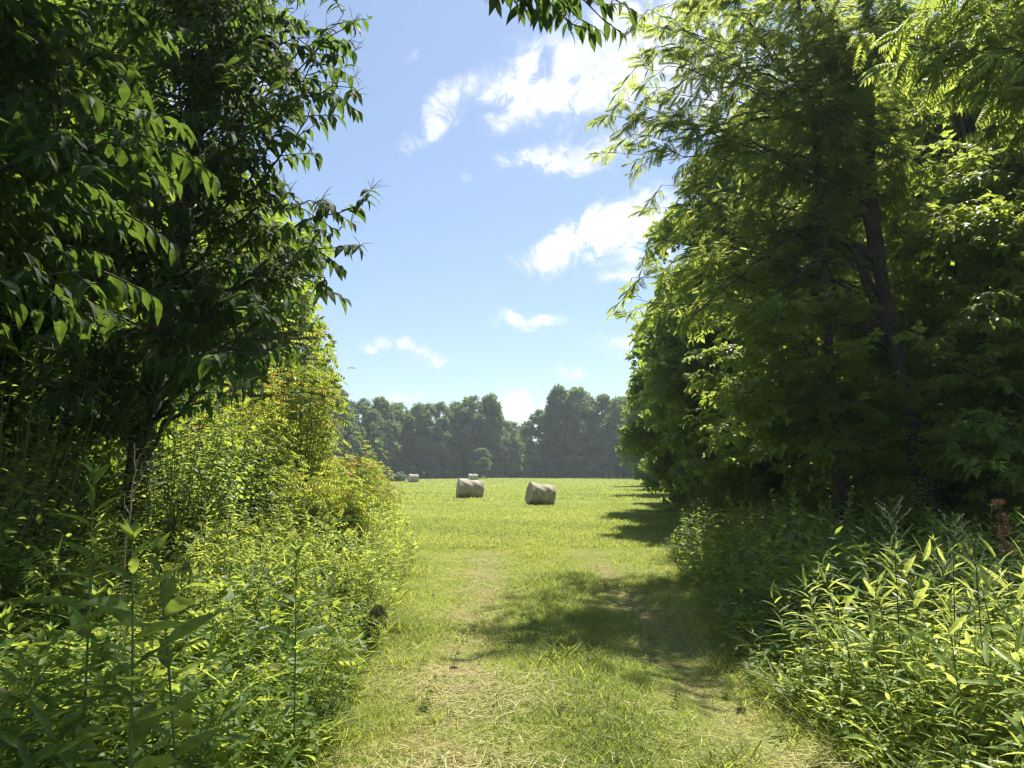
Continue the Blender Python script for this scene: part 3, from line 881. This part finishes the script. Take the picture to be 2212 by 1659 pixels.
# far treeline: (u, top v, distance, mesh, label)
far_trees = [
    (690, 812, 150, 0, 'tallest far tree at the left end of the treeline, half behind the red-tipped sapling'),
    (735, 832, 158, 1, 'far tree next to the left end of the treeline above the sapling leaves'),
    (775, 856, 170, 2, 'far tree with a sloping top left of the spiky one'),
    (820, 846, 178, 3, 'far tree with a narrow spiky top above the grey-green weeds'),
    (862, 862, 186, 0, 'far tree over the single bale beside the grey-green weeds'),
    (905, 866, 190, 1, 'low-topped far tree between the single bale and the pair of bales'),
    (945, 864, 186, 2, 'paler rounded far tree left of the twin-topped one'),
    (985, 858, 190, 3, 'far tree directly above the bale pair with lower left shoulder'),
    (1022, 848, 188, 0, 'far tree above the bale pair, twin of the tall one by the notch'),
    (1056, 846, 190, 1, 'tall far tree forming the left side of the notch in the treeline'),
    (1092, 905, 196, 2, 'small far tree filling the left of the notch under the white cloud'),
    (1128, 912, 205, 3, 'small thin far tree in the middle of the notch under the white cloud'),
    (1165, 880, 190, 0, 'far tree forming the stepped right side of the notch'),
    (1208, 828, 186, 1, 'highest far tree above the bale with twine'),
    (1252, 832, 184, 2, 'far tree with a wide crown right of the highest one'),
    (1300, 842, 180, 3, 'far tree half way between the highest one and the field-edge trees'),
    (1345, 850, 176, 0, 'far tree partly hidden by the last field-edge tree'),
    (1390, 840, 170, 1, 'far tree nearly hidden behind the field-edge trees on the right'),
]
for (u, v, d, k, lab) in far_trees:
    top = at(u, v, d)
    s = top[2] / 20.0
    plant_tree('treeline_tree', lab, FAR[k], top[0], top[1], s, rng.uniform(0, 6), 1.0 / s ** .5, 'trees of the far treeline')

for k in range(15):  # added trees whose sunlit tops lighten the treeline's dark lower half
    x = rng.uniform(-66, 42)
    plant_tree('small_tree', 'small bushy tree added at the shaded foot of the far treeline', FAR[k % 4], x, rng.uniform(172, 182), rng.choice((.16, .22, .28, .36)) * rng.uniform(.85, 1.15), rng.uniform(0, 6), rng.uniform(1.0, 1.5), 'small trees added along the foot of the far treeline')

def far_wood():
    mb = MB()
    for (x0, x1, y, h) in ((-110, -40, 172, 19), (-60, -8, 202, 18), (-8, 14, 214, 11), (10, 60, 200, 19)):
        n = int((x1 - x0) * 210)
        x = rng.uniform(x0, x1, n); yy = y + rng.uniform(-3, 9, n)
        top = h * (.82 + .16 * np.sin(x * .55) * np.sin(x * .21 + 1))
        z = top * rng.random(n) ** np.where(rng.random(n) < .4, 3.0, .8)
        p = np.stack((x, yy, z), -1)
        scatter(mb, FARSPR[0], p, rnd(n, 3) + np.array((0, -.4, 0)), rnd(n, 3) + np.array((0, -.6, .8)), 1.35 * rng.uniform(.7, 1.2, n), rng.uniform(0, .7, n))
    o = mb.build('far_woods', M['far']); stuff(o); o['label'] = 'dark wood closing the gaps behind the far treeline'
far_wood()

# ------------------------------------------------------------------ shrubs: arching shoots with leaves along them
def shrub(name, label, base, h, rad, shoots, K, leaf, lsize, mat, bark=None, t0=.1, red=0.0, tint=(.1, .9), jitter=.1, droop=.25, group=None, upright=.5, squash=(1, 1), cat='shrub'):
    bx, by = base
    t = thing(name, label, cat, (bx, by, float(ground_z(bx, by)) - .03), 0, group)
    a = rng.uniform(0, 6.283, shoots); el = rng.uniform(0, 1, shoots) ** .8
    rr = rad * rng.uniform(.5, 1.05, shoots) * np.sqrt(np.clip(1 - el ** 2 * .8, .04, 1))
    tip = np.stack((np.cos(a) * rr * squash[0], np.sin(a) * rr * squash[1], h * (.10 + .90 * el) * rng.uniform(.8, 1.08, shoots)), -1)
    p0 = np.stack((.22 * rad * rnd(shoots), .22 * rad * rnd(shoots), 0 * a), -1)
    p1 = p0 * .45 + tip * .55; p1[:, 2] = np.maximum(tip[:, 2] * (.4 + upright * .5), .1)
    ms, ml = MB(), MB()
    tubes(ms, curve_path(p0, p1, tip, 8), np.linspace(.010, .0015, 8)[None] * np.ones((shoots, 1)) * max(.5, min(1.4, h / 2.5)), 4)
    s = t0 + (1 - t0) * (np.arange(K)[None] + rng.random((shoots, K))) / K
    P = bez(p0[:, None], p1[:, None], tip[:, None], s)
    T_ = unit(2 * (1 - s)[..., None] * (p1 - p0)[:, None] + 2 * s[..., None] * (tip - p1)[:, None])
    sd = unit(np.cross(T_, rnd(shoots, K, 3) * .6 + np.array((0, 0, 1.0)))) * np.where(np.arange(K) % 2, 1, -1)[None, :, None]
    P = P + sd * jitter * rng.random((shoots, K, 1)) + rnd(shoots, K, 3) * jitter * .6
    LD = T_ * .5 + sd * .9 + rnd(shoots, K, 3) * .35; LD[..., 2] -= droop
    up = np.array((0, 0, 1.0)) + rnd(shoots, K, 3) * .45
    n = shoots * K
    tn = np.repeat(rng.uniform(tint[0], tint[1], shoots), K) + .18 * rnd(n)
    if red:
        rs = np.repeat(rng.random(shoots) < red, K) & (s.ravel() > .84)
        tn = np.where(rs, rng.uniform(1.2, 1.7, n), np.minimum(tn, 1.1))
    sz = lsize * rng.uniform(.6, 1.2, n) * (1.1 - .35 * s.ravel())
    tl = leaf if isinstance(leaf, list) else [leaf]
    for k in range(len(tl)):
        q = slice(k, None, len(tl))
        scatter(ml, tl[k], P.reshape(-1, 3)[q], LD.reshape(-1, 3)[q], up.reshape(-1, 3)[q], sz[q], tn[q])
    ms.build('stems', bark or M['stem'], t, True)
    ml.build('foliage', mat, t)
    return t

G1 = 'sunlit saplings and shrubs on the left bank'
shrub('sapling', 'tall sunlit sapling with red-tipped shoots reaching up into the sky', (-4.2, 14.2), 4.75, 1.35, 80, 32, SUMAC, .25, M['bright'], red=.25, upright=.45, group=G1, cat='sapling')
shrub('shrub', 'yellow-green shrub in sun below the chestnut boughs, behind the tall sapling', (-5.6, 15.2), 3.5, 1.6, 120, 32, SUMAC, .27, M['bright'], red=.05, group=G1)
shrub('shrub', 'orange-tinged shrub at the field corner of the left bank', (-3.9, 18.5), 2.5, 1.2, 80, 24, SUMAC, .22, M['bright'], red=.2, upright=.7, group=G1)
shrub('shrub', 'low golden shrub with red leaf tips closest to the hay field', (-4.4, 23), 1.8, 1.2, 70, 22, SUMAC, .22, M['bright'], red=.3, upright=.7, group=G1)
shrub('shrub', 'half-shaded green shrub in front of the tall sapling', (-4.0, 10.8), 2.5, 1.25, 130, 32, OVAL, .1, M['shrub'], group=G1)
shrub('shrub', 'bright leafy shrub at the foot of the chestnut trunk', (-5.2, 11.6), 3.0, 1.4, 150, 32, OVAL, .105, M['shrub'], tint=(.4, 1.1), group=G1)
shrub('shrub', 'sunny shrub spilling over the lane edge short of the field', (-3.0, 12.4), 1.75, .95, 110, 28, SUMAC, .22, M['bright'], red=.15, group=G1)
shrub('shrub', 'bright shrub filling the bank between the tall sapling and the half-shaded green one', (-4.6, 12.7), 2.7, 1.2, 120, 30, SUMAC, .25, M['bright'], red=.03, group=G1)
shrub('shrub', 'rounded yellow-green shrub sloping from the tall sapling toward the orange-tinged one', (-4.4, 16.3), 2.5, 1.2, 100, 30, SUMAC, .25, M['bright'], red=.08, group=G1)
G2 = 'shaded bushes under the chestnuts'
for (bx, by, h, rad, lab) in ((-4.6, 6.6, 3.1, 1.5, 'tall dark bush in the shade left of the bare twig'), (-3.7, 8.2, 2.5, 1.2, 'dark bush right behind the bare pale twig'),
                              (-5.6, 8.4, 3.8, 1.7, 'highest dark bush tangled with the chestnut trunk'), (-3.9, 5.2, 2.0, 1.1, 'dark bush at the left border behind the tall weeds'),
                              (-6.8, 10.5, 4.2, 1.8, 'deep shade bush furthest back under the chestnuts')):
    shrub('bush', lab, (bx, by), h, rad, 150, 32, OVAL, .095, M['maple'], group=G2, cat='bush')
G3 = 'bushes along the right wood edge'
for (bx, by, h, rad, lab, mt) in ((5.2, 17.5, 1.9, 1.3, 'green bush at the wood edge where the lane opens to the field', 'shrub'), (6.6, 22.5, 2.2, 1.5, 'greyish bush in front of the first field-edge tree', 'edge'),
                                  (8.2, 28.5, 2.2, 1.6, 'bush on the field edge a little beyond the greyish one', 'edge'), (10.6, 37, 2.6, 2.0, 'farther bush at the feet of the field-edge trees', 'edge'),
                                  (6.9, 14.6, 2.2, 1.4, 'dark bush wrapped round the foot of the walnut', 'maple'), (8.2, 12.0, 2.0, 1.3, 'dark bush right of the walnut trunk with sun flecks behind', 'maple'),
                                  (5.9, 10.9, 1.6, 1.1, 'low dark bush between the walnut trunk and the right-hand weeds', 'maple')):
    shrub('bush', lab, (bx, by), h, rad, 150, 30, OVAL, .1, M[mt], group=G3, cat='bush')
p = at(858, 1031, 128)
shrub('silvery_weeds', 'clump of silvery grey weeds beside a far hay bale', (p[0], p[1]), 1.7, 2.4, 60, 14, SIMPLE, .5, M['silver'], upright=1, squash=(1, .5), cat='weeds')

# ------------------------------------------------------------------ tall weeds
def weed_proto(name, H, n, L, leaf, mat, stem, droop, lean=.06, top=.5, start=.15, angle=.5, tint=(.1, .9), tuft=True):
    """stem and foliage of one upright plant, standing at the origin"""
    ms, ml = MB(), MB()
    lx, ly = lean * H * rnd(), lean * H * rnd()
    p0, p1, p2 = np.zeros((1, 3)), np.array([[lx * .2 + .1 * H * lean * 4 * rnd(), ly * .2 + .1 * H * lean * 4 * rnd(), H * .55]]), np.array([[lx, ly, H * (1 - .3 * lean)]])
    tubes(ms, curve_path(p0, p1, p2, 9), np.linspace(.0065, .0022, 9)[None] * (H / 1.2) ** .5, 5)
    k = np.arange(n)
    s = start + (1 - start) * k / (n - 1) + .012 * rnd(n)
    s = np.clip(s, 0, 1)
    P = bez(p0, p1, p2, s)
    az = k * 2.39996 + rng.uniform(0, 6) + .3 * rnd(n)
    el = angle + .75 * np.clip((s - .75) / .25, 0, 1) ** 1.5 - .4 * np.clip((.5 - s) / .5, 0, 1) + .22 * rnd(n)
    D = np.stack((np.cos(az) * np.cos(el), np.sin(az) * np.cos(el), np.sin(el)), -1)
    size = L * np.interp(s, [0, .25, .6, .85, 1], [.55, .95, 1.1, .9, top]) * rng.uniform(.75, 1.15, n)
    up = np.array((0, 0, 1.0)) + .5 * rnd(n, 3)
    tn = np.clip(rng.uniform(tint[0], tint[1]) + .25 * rnd(n) + .25 * (s - .5), 0, 1.1)
    tn = np.where(rng.random(n) < np.where(s < .4, .06, .006), rng.uniform(1.22, 1.4, n), tn)     # some old yellowing leaves low on the stem
    for q in range(2):
        e = slice(q, None, 2)
        V = leaf[0].copy(); V[:, 2] *= (.6 if q else 1.15) * droop
        scatter(ml, (V, leaf[1]), P[e], D[e], up[e], size[e], tn[e])
    if tuft:
        m_ = 5; az = np.arange(m_) * 1.3
        D = np.stack((np.cos(az) * .45, np.sin(az) * .45, np.ones(m_)), -1)
        scatter(ml, leaf, np.repeat(p2, m_, 0), D, unit(np.stack((-np.cos(az), -np.sin(az), .3 + 0 * az), -1)), L * top * rng.uniform(.7, 1.1, m_), .9)
    t = thing(name, '-', 'weed')
    ms.build('stem', stem, t, True); ml.build('foliage', mat, t)
    return t

def drop(root):
    for c in list(root.children):
        bpy.data.objects.remove(c)
    bpy.data.objects.remove(root)

def slope_of(x, y, slope):
    d = max(float(xl(y)) - x, x - float(xr(y)), 0.0)
    return 1 - slope + slope * min(d / 1.1, 1)

def plant_many(protos, pts, label, group, smin=.8, smax=1.15, slope=.5):
    for (x, y) in pts:
        k = rng.integers(len(protos))
        o = dup(protos[k], (x, y, float(ground_z(x, y)) - .01), rng.uniform(0, 6.28), rng.uniform(smin, smax) * slope_of(x, y, slope), label, (.14 * rnd(), .14 * rnd()))
        o['group'] = group

def bank_pts(n, y0, y1, side, w, gap=.16, inner=0.0):
    """well spaced points on the bank: side -1 left of the lane, +1 right; w = bank width"""
    pts = []
    tries = 0
    while len(pts) < n and tries < n * 60:
        tries += 1
        y = rng.uniform(y0, y1)
        e = (xl(y) - inner) if side < 0 else (xr(y) + inner)
        x = float(e + side * rng.random() * w)
        if abs(x) > .76 * y + .35:
            continue
        if all((x - a) ** 2 + (y - b) ** 2 > gap * gap for a, b in pts):
            pts.append((x, y))
    return pts

LANCE2 = leaf_t(0.28, 0.42, 0.45, True)
BLADE = leaf_t(0.15, 0.3, 0.5, True)
iron = [weed_proto('tall_weed', H, n, L, (LANCE, LANCE2)[k % 2], M['weed'], M['stem'], rng.uniform(.7, 1.3), lean=.2, angle=rng.uniform(.25, .6), top=rng.uniform(.4, .75), tuft=k % 3 == 0)
        for k, (H, n, L) in enumerate(((1.3, 32, .22), (1.15, 26, .23), (1.0, 24, .21), (1.4, 36, .22), (.85, 20, .22), (1.2, 24, .25), (.7, 16, .22), (1.05, 28, .2)))]
lowb = [weed_proto('broadleaf_weed', H, n, L, OVAL, M['weed'], M['stem'], .8, lean=.3, angle=.3, start=.08) for (H, n, L) in ((.5, 16, .15), (.65, 20, .15), (.38, 13, .13), (.8, 16, .18))]
deer = [weed_proto('broadgrass_stem', H, n, L, (BLADE, LANCE_FLAT)[k % 3 == 2], M['deer'], M['stem'], rng.uniform(.8, 1.5), lean=.34, angle=rng.uniform(.12, .6), top=.8, tuft=False)
        for k, (H, n, L) in enumerate(((1.0, 16, .2), (.85, 14, .17), (.7, 14, .17), (1.15, 17, .19), (.9, 15, .16), (1.05, 14, .21), (.6, 12, .16)))]
gold = [weed_proto('goldenrod', H, n, L, (LANCE_FLAT, LANCE)[k % 2], M['thin'], M['stem'], 1.0, lean=.22, angle=rng.uniform(.3, .65), start=.1, tuft=False)
        for k, (H, n, L) in enumerate(((1.25, 62, .115), (1.1, 54, .11), (.95, 46, .11), (1.4, 66, .115), (.8, 40, .12), (1.0, 38, .14)))]
dark = [weed_proto('leafy_weed', H, n, L, (LANCE, LANCE2)[k % 2], M['weed'], M['stem'], .9, lean=.22, angle=rng.uniform(.3, .55), tuft=k % 2 == 0) for k, (H, n, L) in enumerate(((1.25, 40, .16), (1.1, 36, .15), (.95, 32, .15), (.75, 26, .15), (1.3, 34, .17)))]

ragweed = [weed_proto('ragweed', H, n, L, SUMAC[k % 2], M['thin'], M['stem'], 1.0, lean=.25, angle=.35, start=.1, tuft=False) for k, (H, n, L) in enumerate(((.9, 26, .2), (.7, 22, .18), (1.1, 30, .2)))]
arch = [weed_proto('sedge_clump', H, n, L, leaf_t(.05, .55, .4, True), M['thin'], M['stem'], 1.3, lean=.35, angle=.9, start=.05, tuft=False, top=.6) for (H, n, L) in ((.9, 9, .45), (.7, 8, .4), (1.1, 10, .42))]
spire = [weed_proto('tall_weed', 1.55, 30, .21, LANCE, M['weed'], M['stem'], .8, lean=.03, angle=.5, tuft=True), weed_proto('tall_weed', 1.3, 26, .19, LANCE2, M['weed'], M['stem'], .7, lean=.06, angle=.45, tuft=True)]
GW = 'tall weeds on the near left bank'
def one(protos, k, x, y, s, label, group, rz=0.0, tilt=(0, 0)):
    o = dup(protos[k], (x, y, float(ground_z(x, y)) - .01), rz, s, label, tilt); o['group'] = group
    return o
p = at(215, 1130, 3.3); one(spire, 0, p[0], p[1], 1.02, 'tallest lance-leaved weed on the left, its spire rising beside the pale twig', GW, .4)
p = at(310, 1250, 2.35); one(spire, 1, p[0], p[1], 1.08, 'sunlit lance-leaved weed with big glowing leaves in the left corner', GW, 1.9)
p = at(440, 1250, 2.5); one(spire, 1, p[0], p[1], 1.04, 'sunlit weed with one leaf standing straight up, right of the glowing one', GW, 3.1, (.05, .1))
p = at(650, 1200, 3.9); one(spire, 0, p[0], p[1], .76, 'weed with a drooping top tuft overlapping the golden bank', GW, .2)
plant_many(iron, bank_pts(84, 2.0, 5.4, -1, 3.2, .15, .1), 'lance-leaved green weed among the crowd filling the left corner', GW, .45, .9)
plant_many(lowb, bank_pts(85, 2.6, 5.6, -1, 2.6, .13, -.05), 'low broad-leaved weed at the feet of the tall weeds on the left', 'low weeds on the left bank', .7, 1.2)
plant_many(gold, bank_pts(240, 5.0, 16, -1, 2.8, .13, -.05), 'feathery golden-green goldenrod on the sunny left bank', 'goldenrod on the left bank', .6, 1.12)
plant_many(deer, bank_pts(260, 2.9, 5.6, 1, 2.4, .08, .1), 'sunlit broad-bladed grass stem in the bright thicket on the right', 'broad-bladed stems of the bright thicket', .75, 1.22, .3)
plant_many(dark, bank_pts(250, 5.6, 15.5, 1, 3.6, .15, .05), 'leafy weed in the dusky patch between the lane and the walnut', 'leafy weeds on the right bank', .8, 1.12)
plant_many(gold, bank_pts(46, 15, 26, 1, 1.8, .25, 0), 'goldenrod on the right bank where the lane meets the field', 'goldenrod on the right bank', .7, 1.05)
plant_many(lowb, bank_pts(60, 4.4, 9.5, 1, .8, .13, -.2), 'low round-leaved weed creeping onto the lane from the right', 'low weeds on the right lane edge', .55, 1.0)
plant_many(ragweed, bank_pts(70, 3.5, 12, -1, 2.6, .2, -.1), 'ragweed with finely divided leaves mixed into the left bank', 'ragweed on the left bank', .7, 1.2)
lane = [(float(rng.uniform(xl(y) + .3, xr(y) - .3)), y) for y in rng.uniform(4.2, 13, 60)]
plant_many(lowb, lane, 'small broad-leaved weed sprouting in the mown grass of the lane', 'small weeds in the lane', .14, .3, 0)
plant_many(arch, bank_pts(70, 2.8, 12, -1, 2.6, .2, -.15), 'clump of arching grass blades among the weeds of the left bank', 'arching grasses on the left bank', .6, 1.15)
plant_many(arch, bank_pts(80, 3.0, 12, 1, 2.4, .18, -.15), 'clump of arching grass blades among the weeds right of the lane', 'arching grasses on the right bank', .6, 1.1)
for pr in iron + lowb + deer + gold + dark + ragweed + arch + spire:
    drop(pr)

# ------------------------------------------------------------------ undergrowth nobody could count
def undergrowth(name, label, n, y0, y1, side, w, hmax, L, mat, inner=0.0):
    mb = MB()
    y = y0 + (y1 - y0) * rng.random(n) ** 1.2
    e = (xl(y) - inner) if side < 0 else (xr(y) + inner)
    off = rng.random(n) * w
    x = e + side * off
    z = ground_z(x, y) + hmax * rng.random(n) ** 1.3 * np.clip(.25 + off / .8, 0, 1) * (1 + .3 * wave_noise(np.stack((x, y, 0 * x), -1), 2.2, 21))
    az = rng.uniform(0, 6.28, n)
    D = np.stack((np.cos(az), np.sin(az), .5 + .5 * rnd(n)), -1)
    up = np.array((0, 0, 1.0)) + .6 * rnd(n, 3)
    tn = np.clip(.45 + .3 * wave_noise(np.stack((x, y, z), -1), 3, 22) + .3 * rnd(n), 0, 1)
    h = n // 2
    scatter(mb, LANCE_FLAT, np.stack((x, y, z), -1)[:h], D[:h], up[:h], L * rng.uniform(.6, 1.3, h), tn[:h])
    scatter(mb, SIMPLE, np.stack((x, y, z), -1)[h:], D[h:], up[h:], .6 * L * rng.uniform(.6, 1.3, n - h), tn[h:])
    # grassy blades rising through it
    m_ = n // 3
    add_blades(mb, x[:m_], y[:m_], hmax * rng.uniform(.4, 1.05, m_) * np.clip(.3 + off[:m_], 0, 1), .03, .5 + 0 * x[:m_], tn[:m_], 1.3)
    o = mb.build(name, mat); stuff(o); o['label'] = label
undergrowth('undergrowth', 'tangled low leaves and grass under the weeds on the left bank', 24000, 1.6, 8, -1, 4.2, .6, .14, M['weed'], -.05)
undergrowth('undergrowth', 'yellow-green tangle under the goldenrod on the left bank', 26000, 8, 26, -1, 5, .8, .13, M['thin'], -.1)
undergrowth('undergrowth', 'bright tangle of blades at the foot of the right thicket', 34000, 2.2, 6.2, 1, 3.4, .6, .13, M['deer'], -.05)
undergrowth('undergrowth', 'shaded ground plants under the walnut and maples', 60000, 6, 26, 1, 9, .8, .16, M['weed'], -.1)

def thicket(label, x0, x1, y0, y1, n, h):
    mb = MB()
    x, y = rng.uniform(x0, x1, n), rng.uniform(y0, y1, n)
    z = h * rng.random(n) ** 1.1
    p = np.stack((x, y, z), -1)
    ok = wave_noise(p, 1.3, 40) + .6 * wave_noise(p, 3.1, 41) > -.35
    p = p[ok]; m_ = len(p)
    scatter(mb, MAPLE[0], p, rnd(m_, 3), rnd(m_, 3) + np.array((0, 0, 1.2)), .42 * rng.uniform(.7, 1.2, m_), rng.uniform(0, 1, m_))
    o = mb.build('wood_thicket', M['maple']); stuff(o); o['label'] = label
thicket('dark brush filling the wood behind the walnuts', 10.5, 27, 13, 42, 16000, 4.2)
thicket('dark brush filling the wood behind the chestnuts', -22, -7.5, 8, 30, 16000, 4.2)

# ------------------------------------------------------------------ odd single plants
def bare_twig():
    b = at(268, 1180, 4.3); b[2] = 0
    t = thing('dead_twig', 'bare pale forked twig standing in front of the dark bushes', 'twig', tuple(b))
    mb = MB()
    P = lambda u, v: at(u, v, 4.3) - b
    for pts, r in (([(0, 0, 0), P(272, 1180), P(284, 1080), P(292, 1010), P(290, 960)], .007), ([P(284, 1080), P(300, 1040), P(318, 1005), P(330, 985)], .004),
                   ([P(292, 1010), P(300, 985), P(312, 975)], .003), ([P(280, 1110), P(270, 1085), P(266, 1065)], .003), ([P(306, 1030), P(306, 1005), P(312, 995)], .0025)):
        pts = np.array(pts); s = np.linspace(0, 1, len(pts)); tt = np.linspace(0, 1, 12)
        q = np.stack([np.interp(tt, s, pts[:, k]) for k in range(3)], -1)
        q[1:-1] += .006 * rnd(10, 3)
        tubes(mb, q[None], (r * (1 - .65 * tt))[None], 6)
    mb.build('stem', M['twig_pale'], t, True)
bare_twig()

def wilted_plant():
    b = np.array((-1.3, 7.0, -.02))
    t = thing('wilted_plant', 'dark wilted plant with hanging leaves at the left lane edge', 'weed', tuple(b))
    ms, ml = MB(), MB()
    tubes(ms, curve_path(np.zeros((1, 3)), np.array([[0, 0, .3]]), np.array([[.07, -.02, .42]]), 8), np.linspace(.008, .003, 8)[None], 5)
    n = 46
    s = rng.uniform(.35, 1, n)
    P = bez(np.zeros((1, 3)), np.array([[0, 0, .3]]), np.array([[.07, -.02, .42]]), s) + rnd(n, 3) * np.array((.012, .012, .0))
    az = rng.uniform(0, 6.28, n)
    scatter(ml, LANCE2, P, np.stack((np.cos(az) * .75, np.sin(az) * .75, -.75 + .3 * rnd(n)), -1), np.stack((np.cos(az), np.sin(az), .3 + 0 * az), -1) + .9 * rnd(n, 3), rng.uniform(.11, .22, n), rng.random(n))
    ms.build('stem', M['stem_dark'], t, True); ml.build('foliage', M['wilted'], t)
wilted_plant()

def seed_plant(name, label, u, v, d, H, kind, cat='weed', group=None):
    b = at(u, v, d); x, y = b[0], b[1]
    t = thing(name, label, cat, (x, y, 0), rng.uniform(0, 6), group)
    ms, ml = MB(), MB()
    tubes(ms, curve_path(np.zeros((1, 3)), np.array([[.02, 0, H * .6]]), np.array([[.05, .02, H]]), 8), np.linspace(.005, .0018, 8)[None], 5)
    n = 40 if kind == 'dock' else 26
    s = rng.uniform(.72, 1, n)
    P = np.stack((.05 * s ** 2, .02 * s, H * s), -1)
    az = rng.uniform(0, 6.28, n)
    ln = (.05 if kind == 'dock' else .13) * (1.25 - s) * 3 * rng.uniform(.5, 1, n)
    E = P + np.stack((np.cos(az) * ln, np.sin(az) * ln, ln * .9), -1)
    tubes(ml, curve_path(P, (P + E) / 2 + .005, E, 4), np.full((n, 4), .0011), 3)
    q = 900 if kind == 'dock' else 420
    k = rng.integers(0, n, q); f = rng.uniform(.35, 1, (q, 1))
    pos = P[k] * (1 - f) + E[k] * f + rnd(q, 3) * (.012 if kind == 'dock' else .006)
    scatter(ml, SIMPLE, pos, rnd(q, 3), rnd(q, 3), (.014 if kind == 'dock' else .008) * rng.uniform(.7, 1.3, q), rng.random(q))
    ms.build('stem', M['stem_dark'], t, True); ml.build('seed_head', M['seed'] if kind == 'dock' else M['silver'], t)
seed_plant('seeding_dock', 'rusty brown seed spike at the right border before the dark wood', 2178, 1130, 5.2, 1.42, 'dock')
GP = 'airy seed heads above the right thicket'
seed_plant('seeding_grass', 'airy seed head of tall grass highest above the bright thicket, near its middle', 1930, 1150, 4.6, 1.38, 'grass', 'grass', GP)
seed_plant('seeding_grass', 'airy grass seed head nearest to the rusty brown spike', 2110, 1200, 4.2, 1.22, 'grass', 'grass', GP)
seed_plant('seeding_grass', 'airy grass seed head at the thicket peak beside shaded leaves', 2040, 1175, 4.4, 1.3, 'grass', 'grass', GP)

def low_leaf(label, x, y, n, L, H):
    t = thing('round_leaved_plant', label, 'weed', (x, y, float(ground_z(x, y))), rng.uniform(0, 6), 'round-leaved plants on the right lane edge')
    ms, ml = MB(), MB()
    az = np.arange(n) * 2.4 + rng.uniform(0, 6)
    E = np.stack((np.cos(az) * H * .6, np.sin(az) * H * .6, H * rng.uniform(.6, 1.1, n)), -1)
    tubes(ms, curve_path(np.zeros((n, 3)), E * .5 + np.array((0, 0, H * .25)), E, 5), np.full((n, 5), .0025), 4)
    scatter(ml, ROUND, E, np.stack((np.cos(az), np.sin(az), -.05 + .3 * rnd(n)), -1), np.array((0, -.25, 1.0)) + .3 * rnd(n, 3), L * rng.uniform(.8, 1.2, n), rng.uniform(.6, 1, n))
    ms.build('stem', M['stem'], t, True); ml.build('foliage', M['deer'], t)
low_leaf('round-leaved plant with large pale leaves, upper one at the right lane edge', 2.35, 7.9, 7, .13, .22)
low_leaf('round-leaved plant with a few wide leaves nearest the bright thicket', 2.25, 6.2, 6, .14, .24)
low_leaf('small round-leaved plant on bare soil beside the lane, between two larger ones', 2.0, 6.9, 5, .1, .12)

# ------------------------------------------------------------------ summer haze over the field
def haze():
    m = bpy.data.materials.new('summer_haze'); m.use_nodes = True
    T = NT(m.node_tree); T.n.clear()
    out = T.new('ShaderNodeOutputMaterial'); v = T.new('ShaderNodeVolumePrincipled')
    v.inputs['Color'].default_value = (.80, .93, 1, 1)
    v.inputs['Density'].default_value = 0.00048
    v.inputs['Anisotropy'].default_value = 0.3
    T.link(v.outputs[0], out.inputs['Volume'])
    x, y0, y1, z0, z1 = 440, -440, 480, -1.6, 30
    V = [(-x, y0, z0), (x, y0, z0), (x, y1, z0), (-x, y1, z0), (-x, y0, z1), (x, y0, z1), (x, y1, z1), (-x, y1, z1)]
    F = [(0, 2, 1), (0, 3, 2), (4, 5, 6), (4, 6, 7), (0, 1, 5), (0, 5, 4), (1, 2, 6), (1, 6, 5), (2, 3, 7), (2, 7, 6), (3, 0, 4), (3, 4, 7)]
    mb = MB(); mb.add(V, F)
    stuff(mb.build('haze', m))
haze()
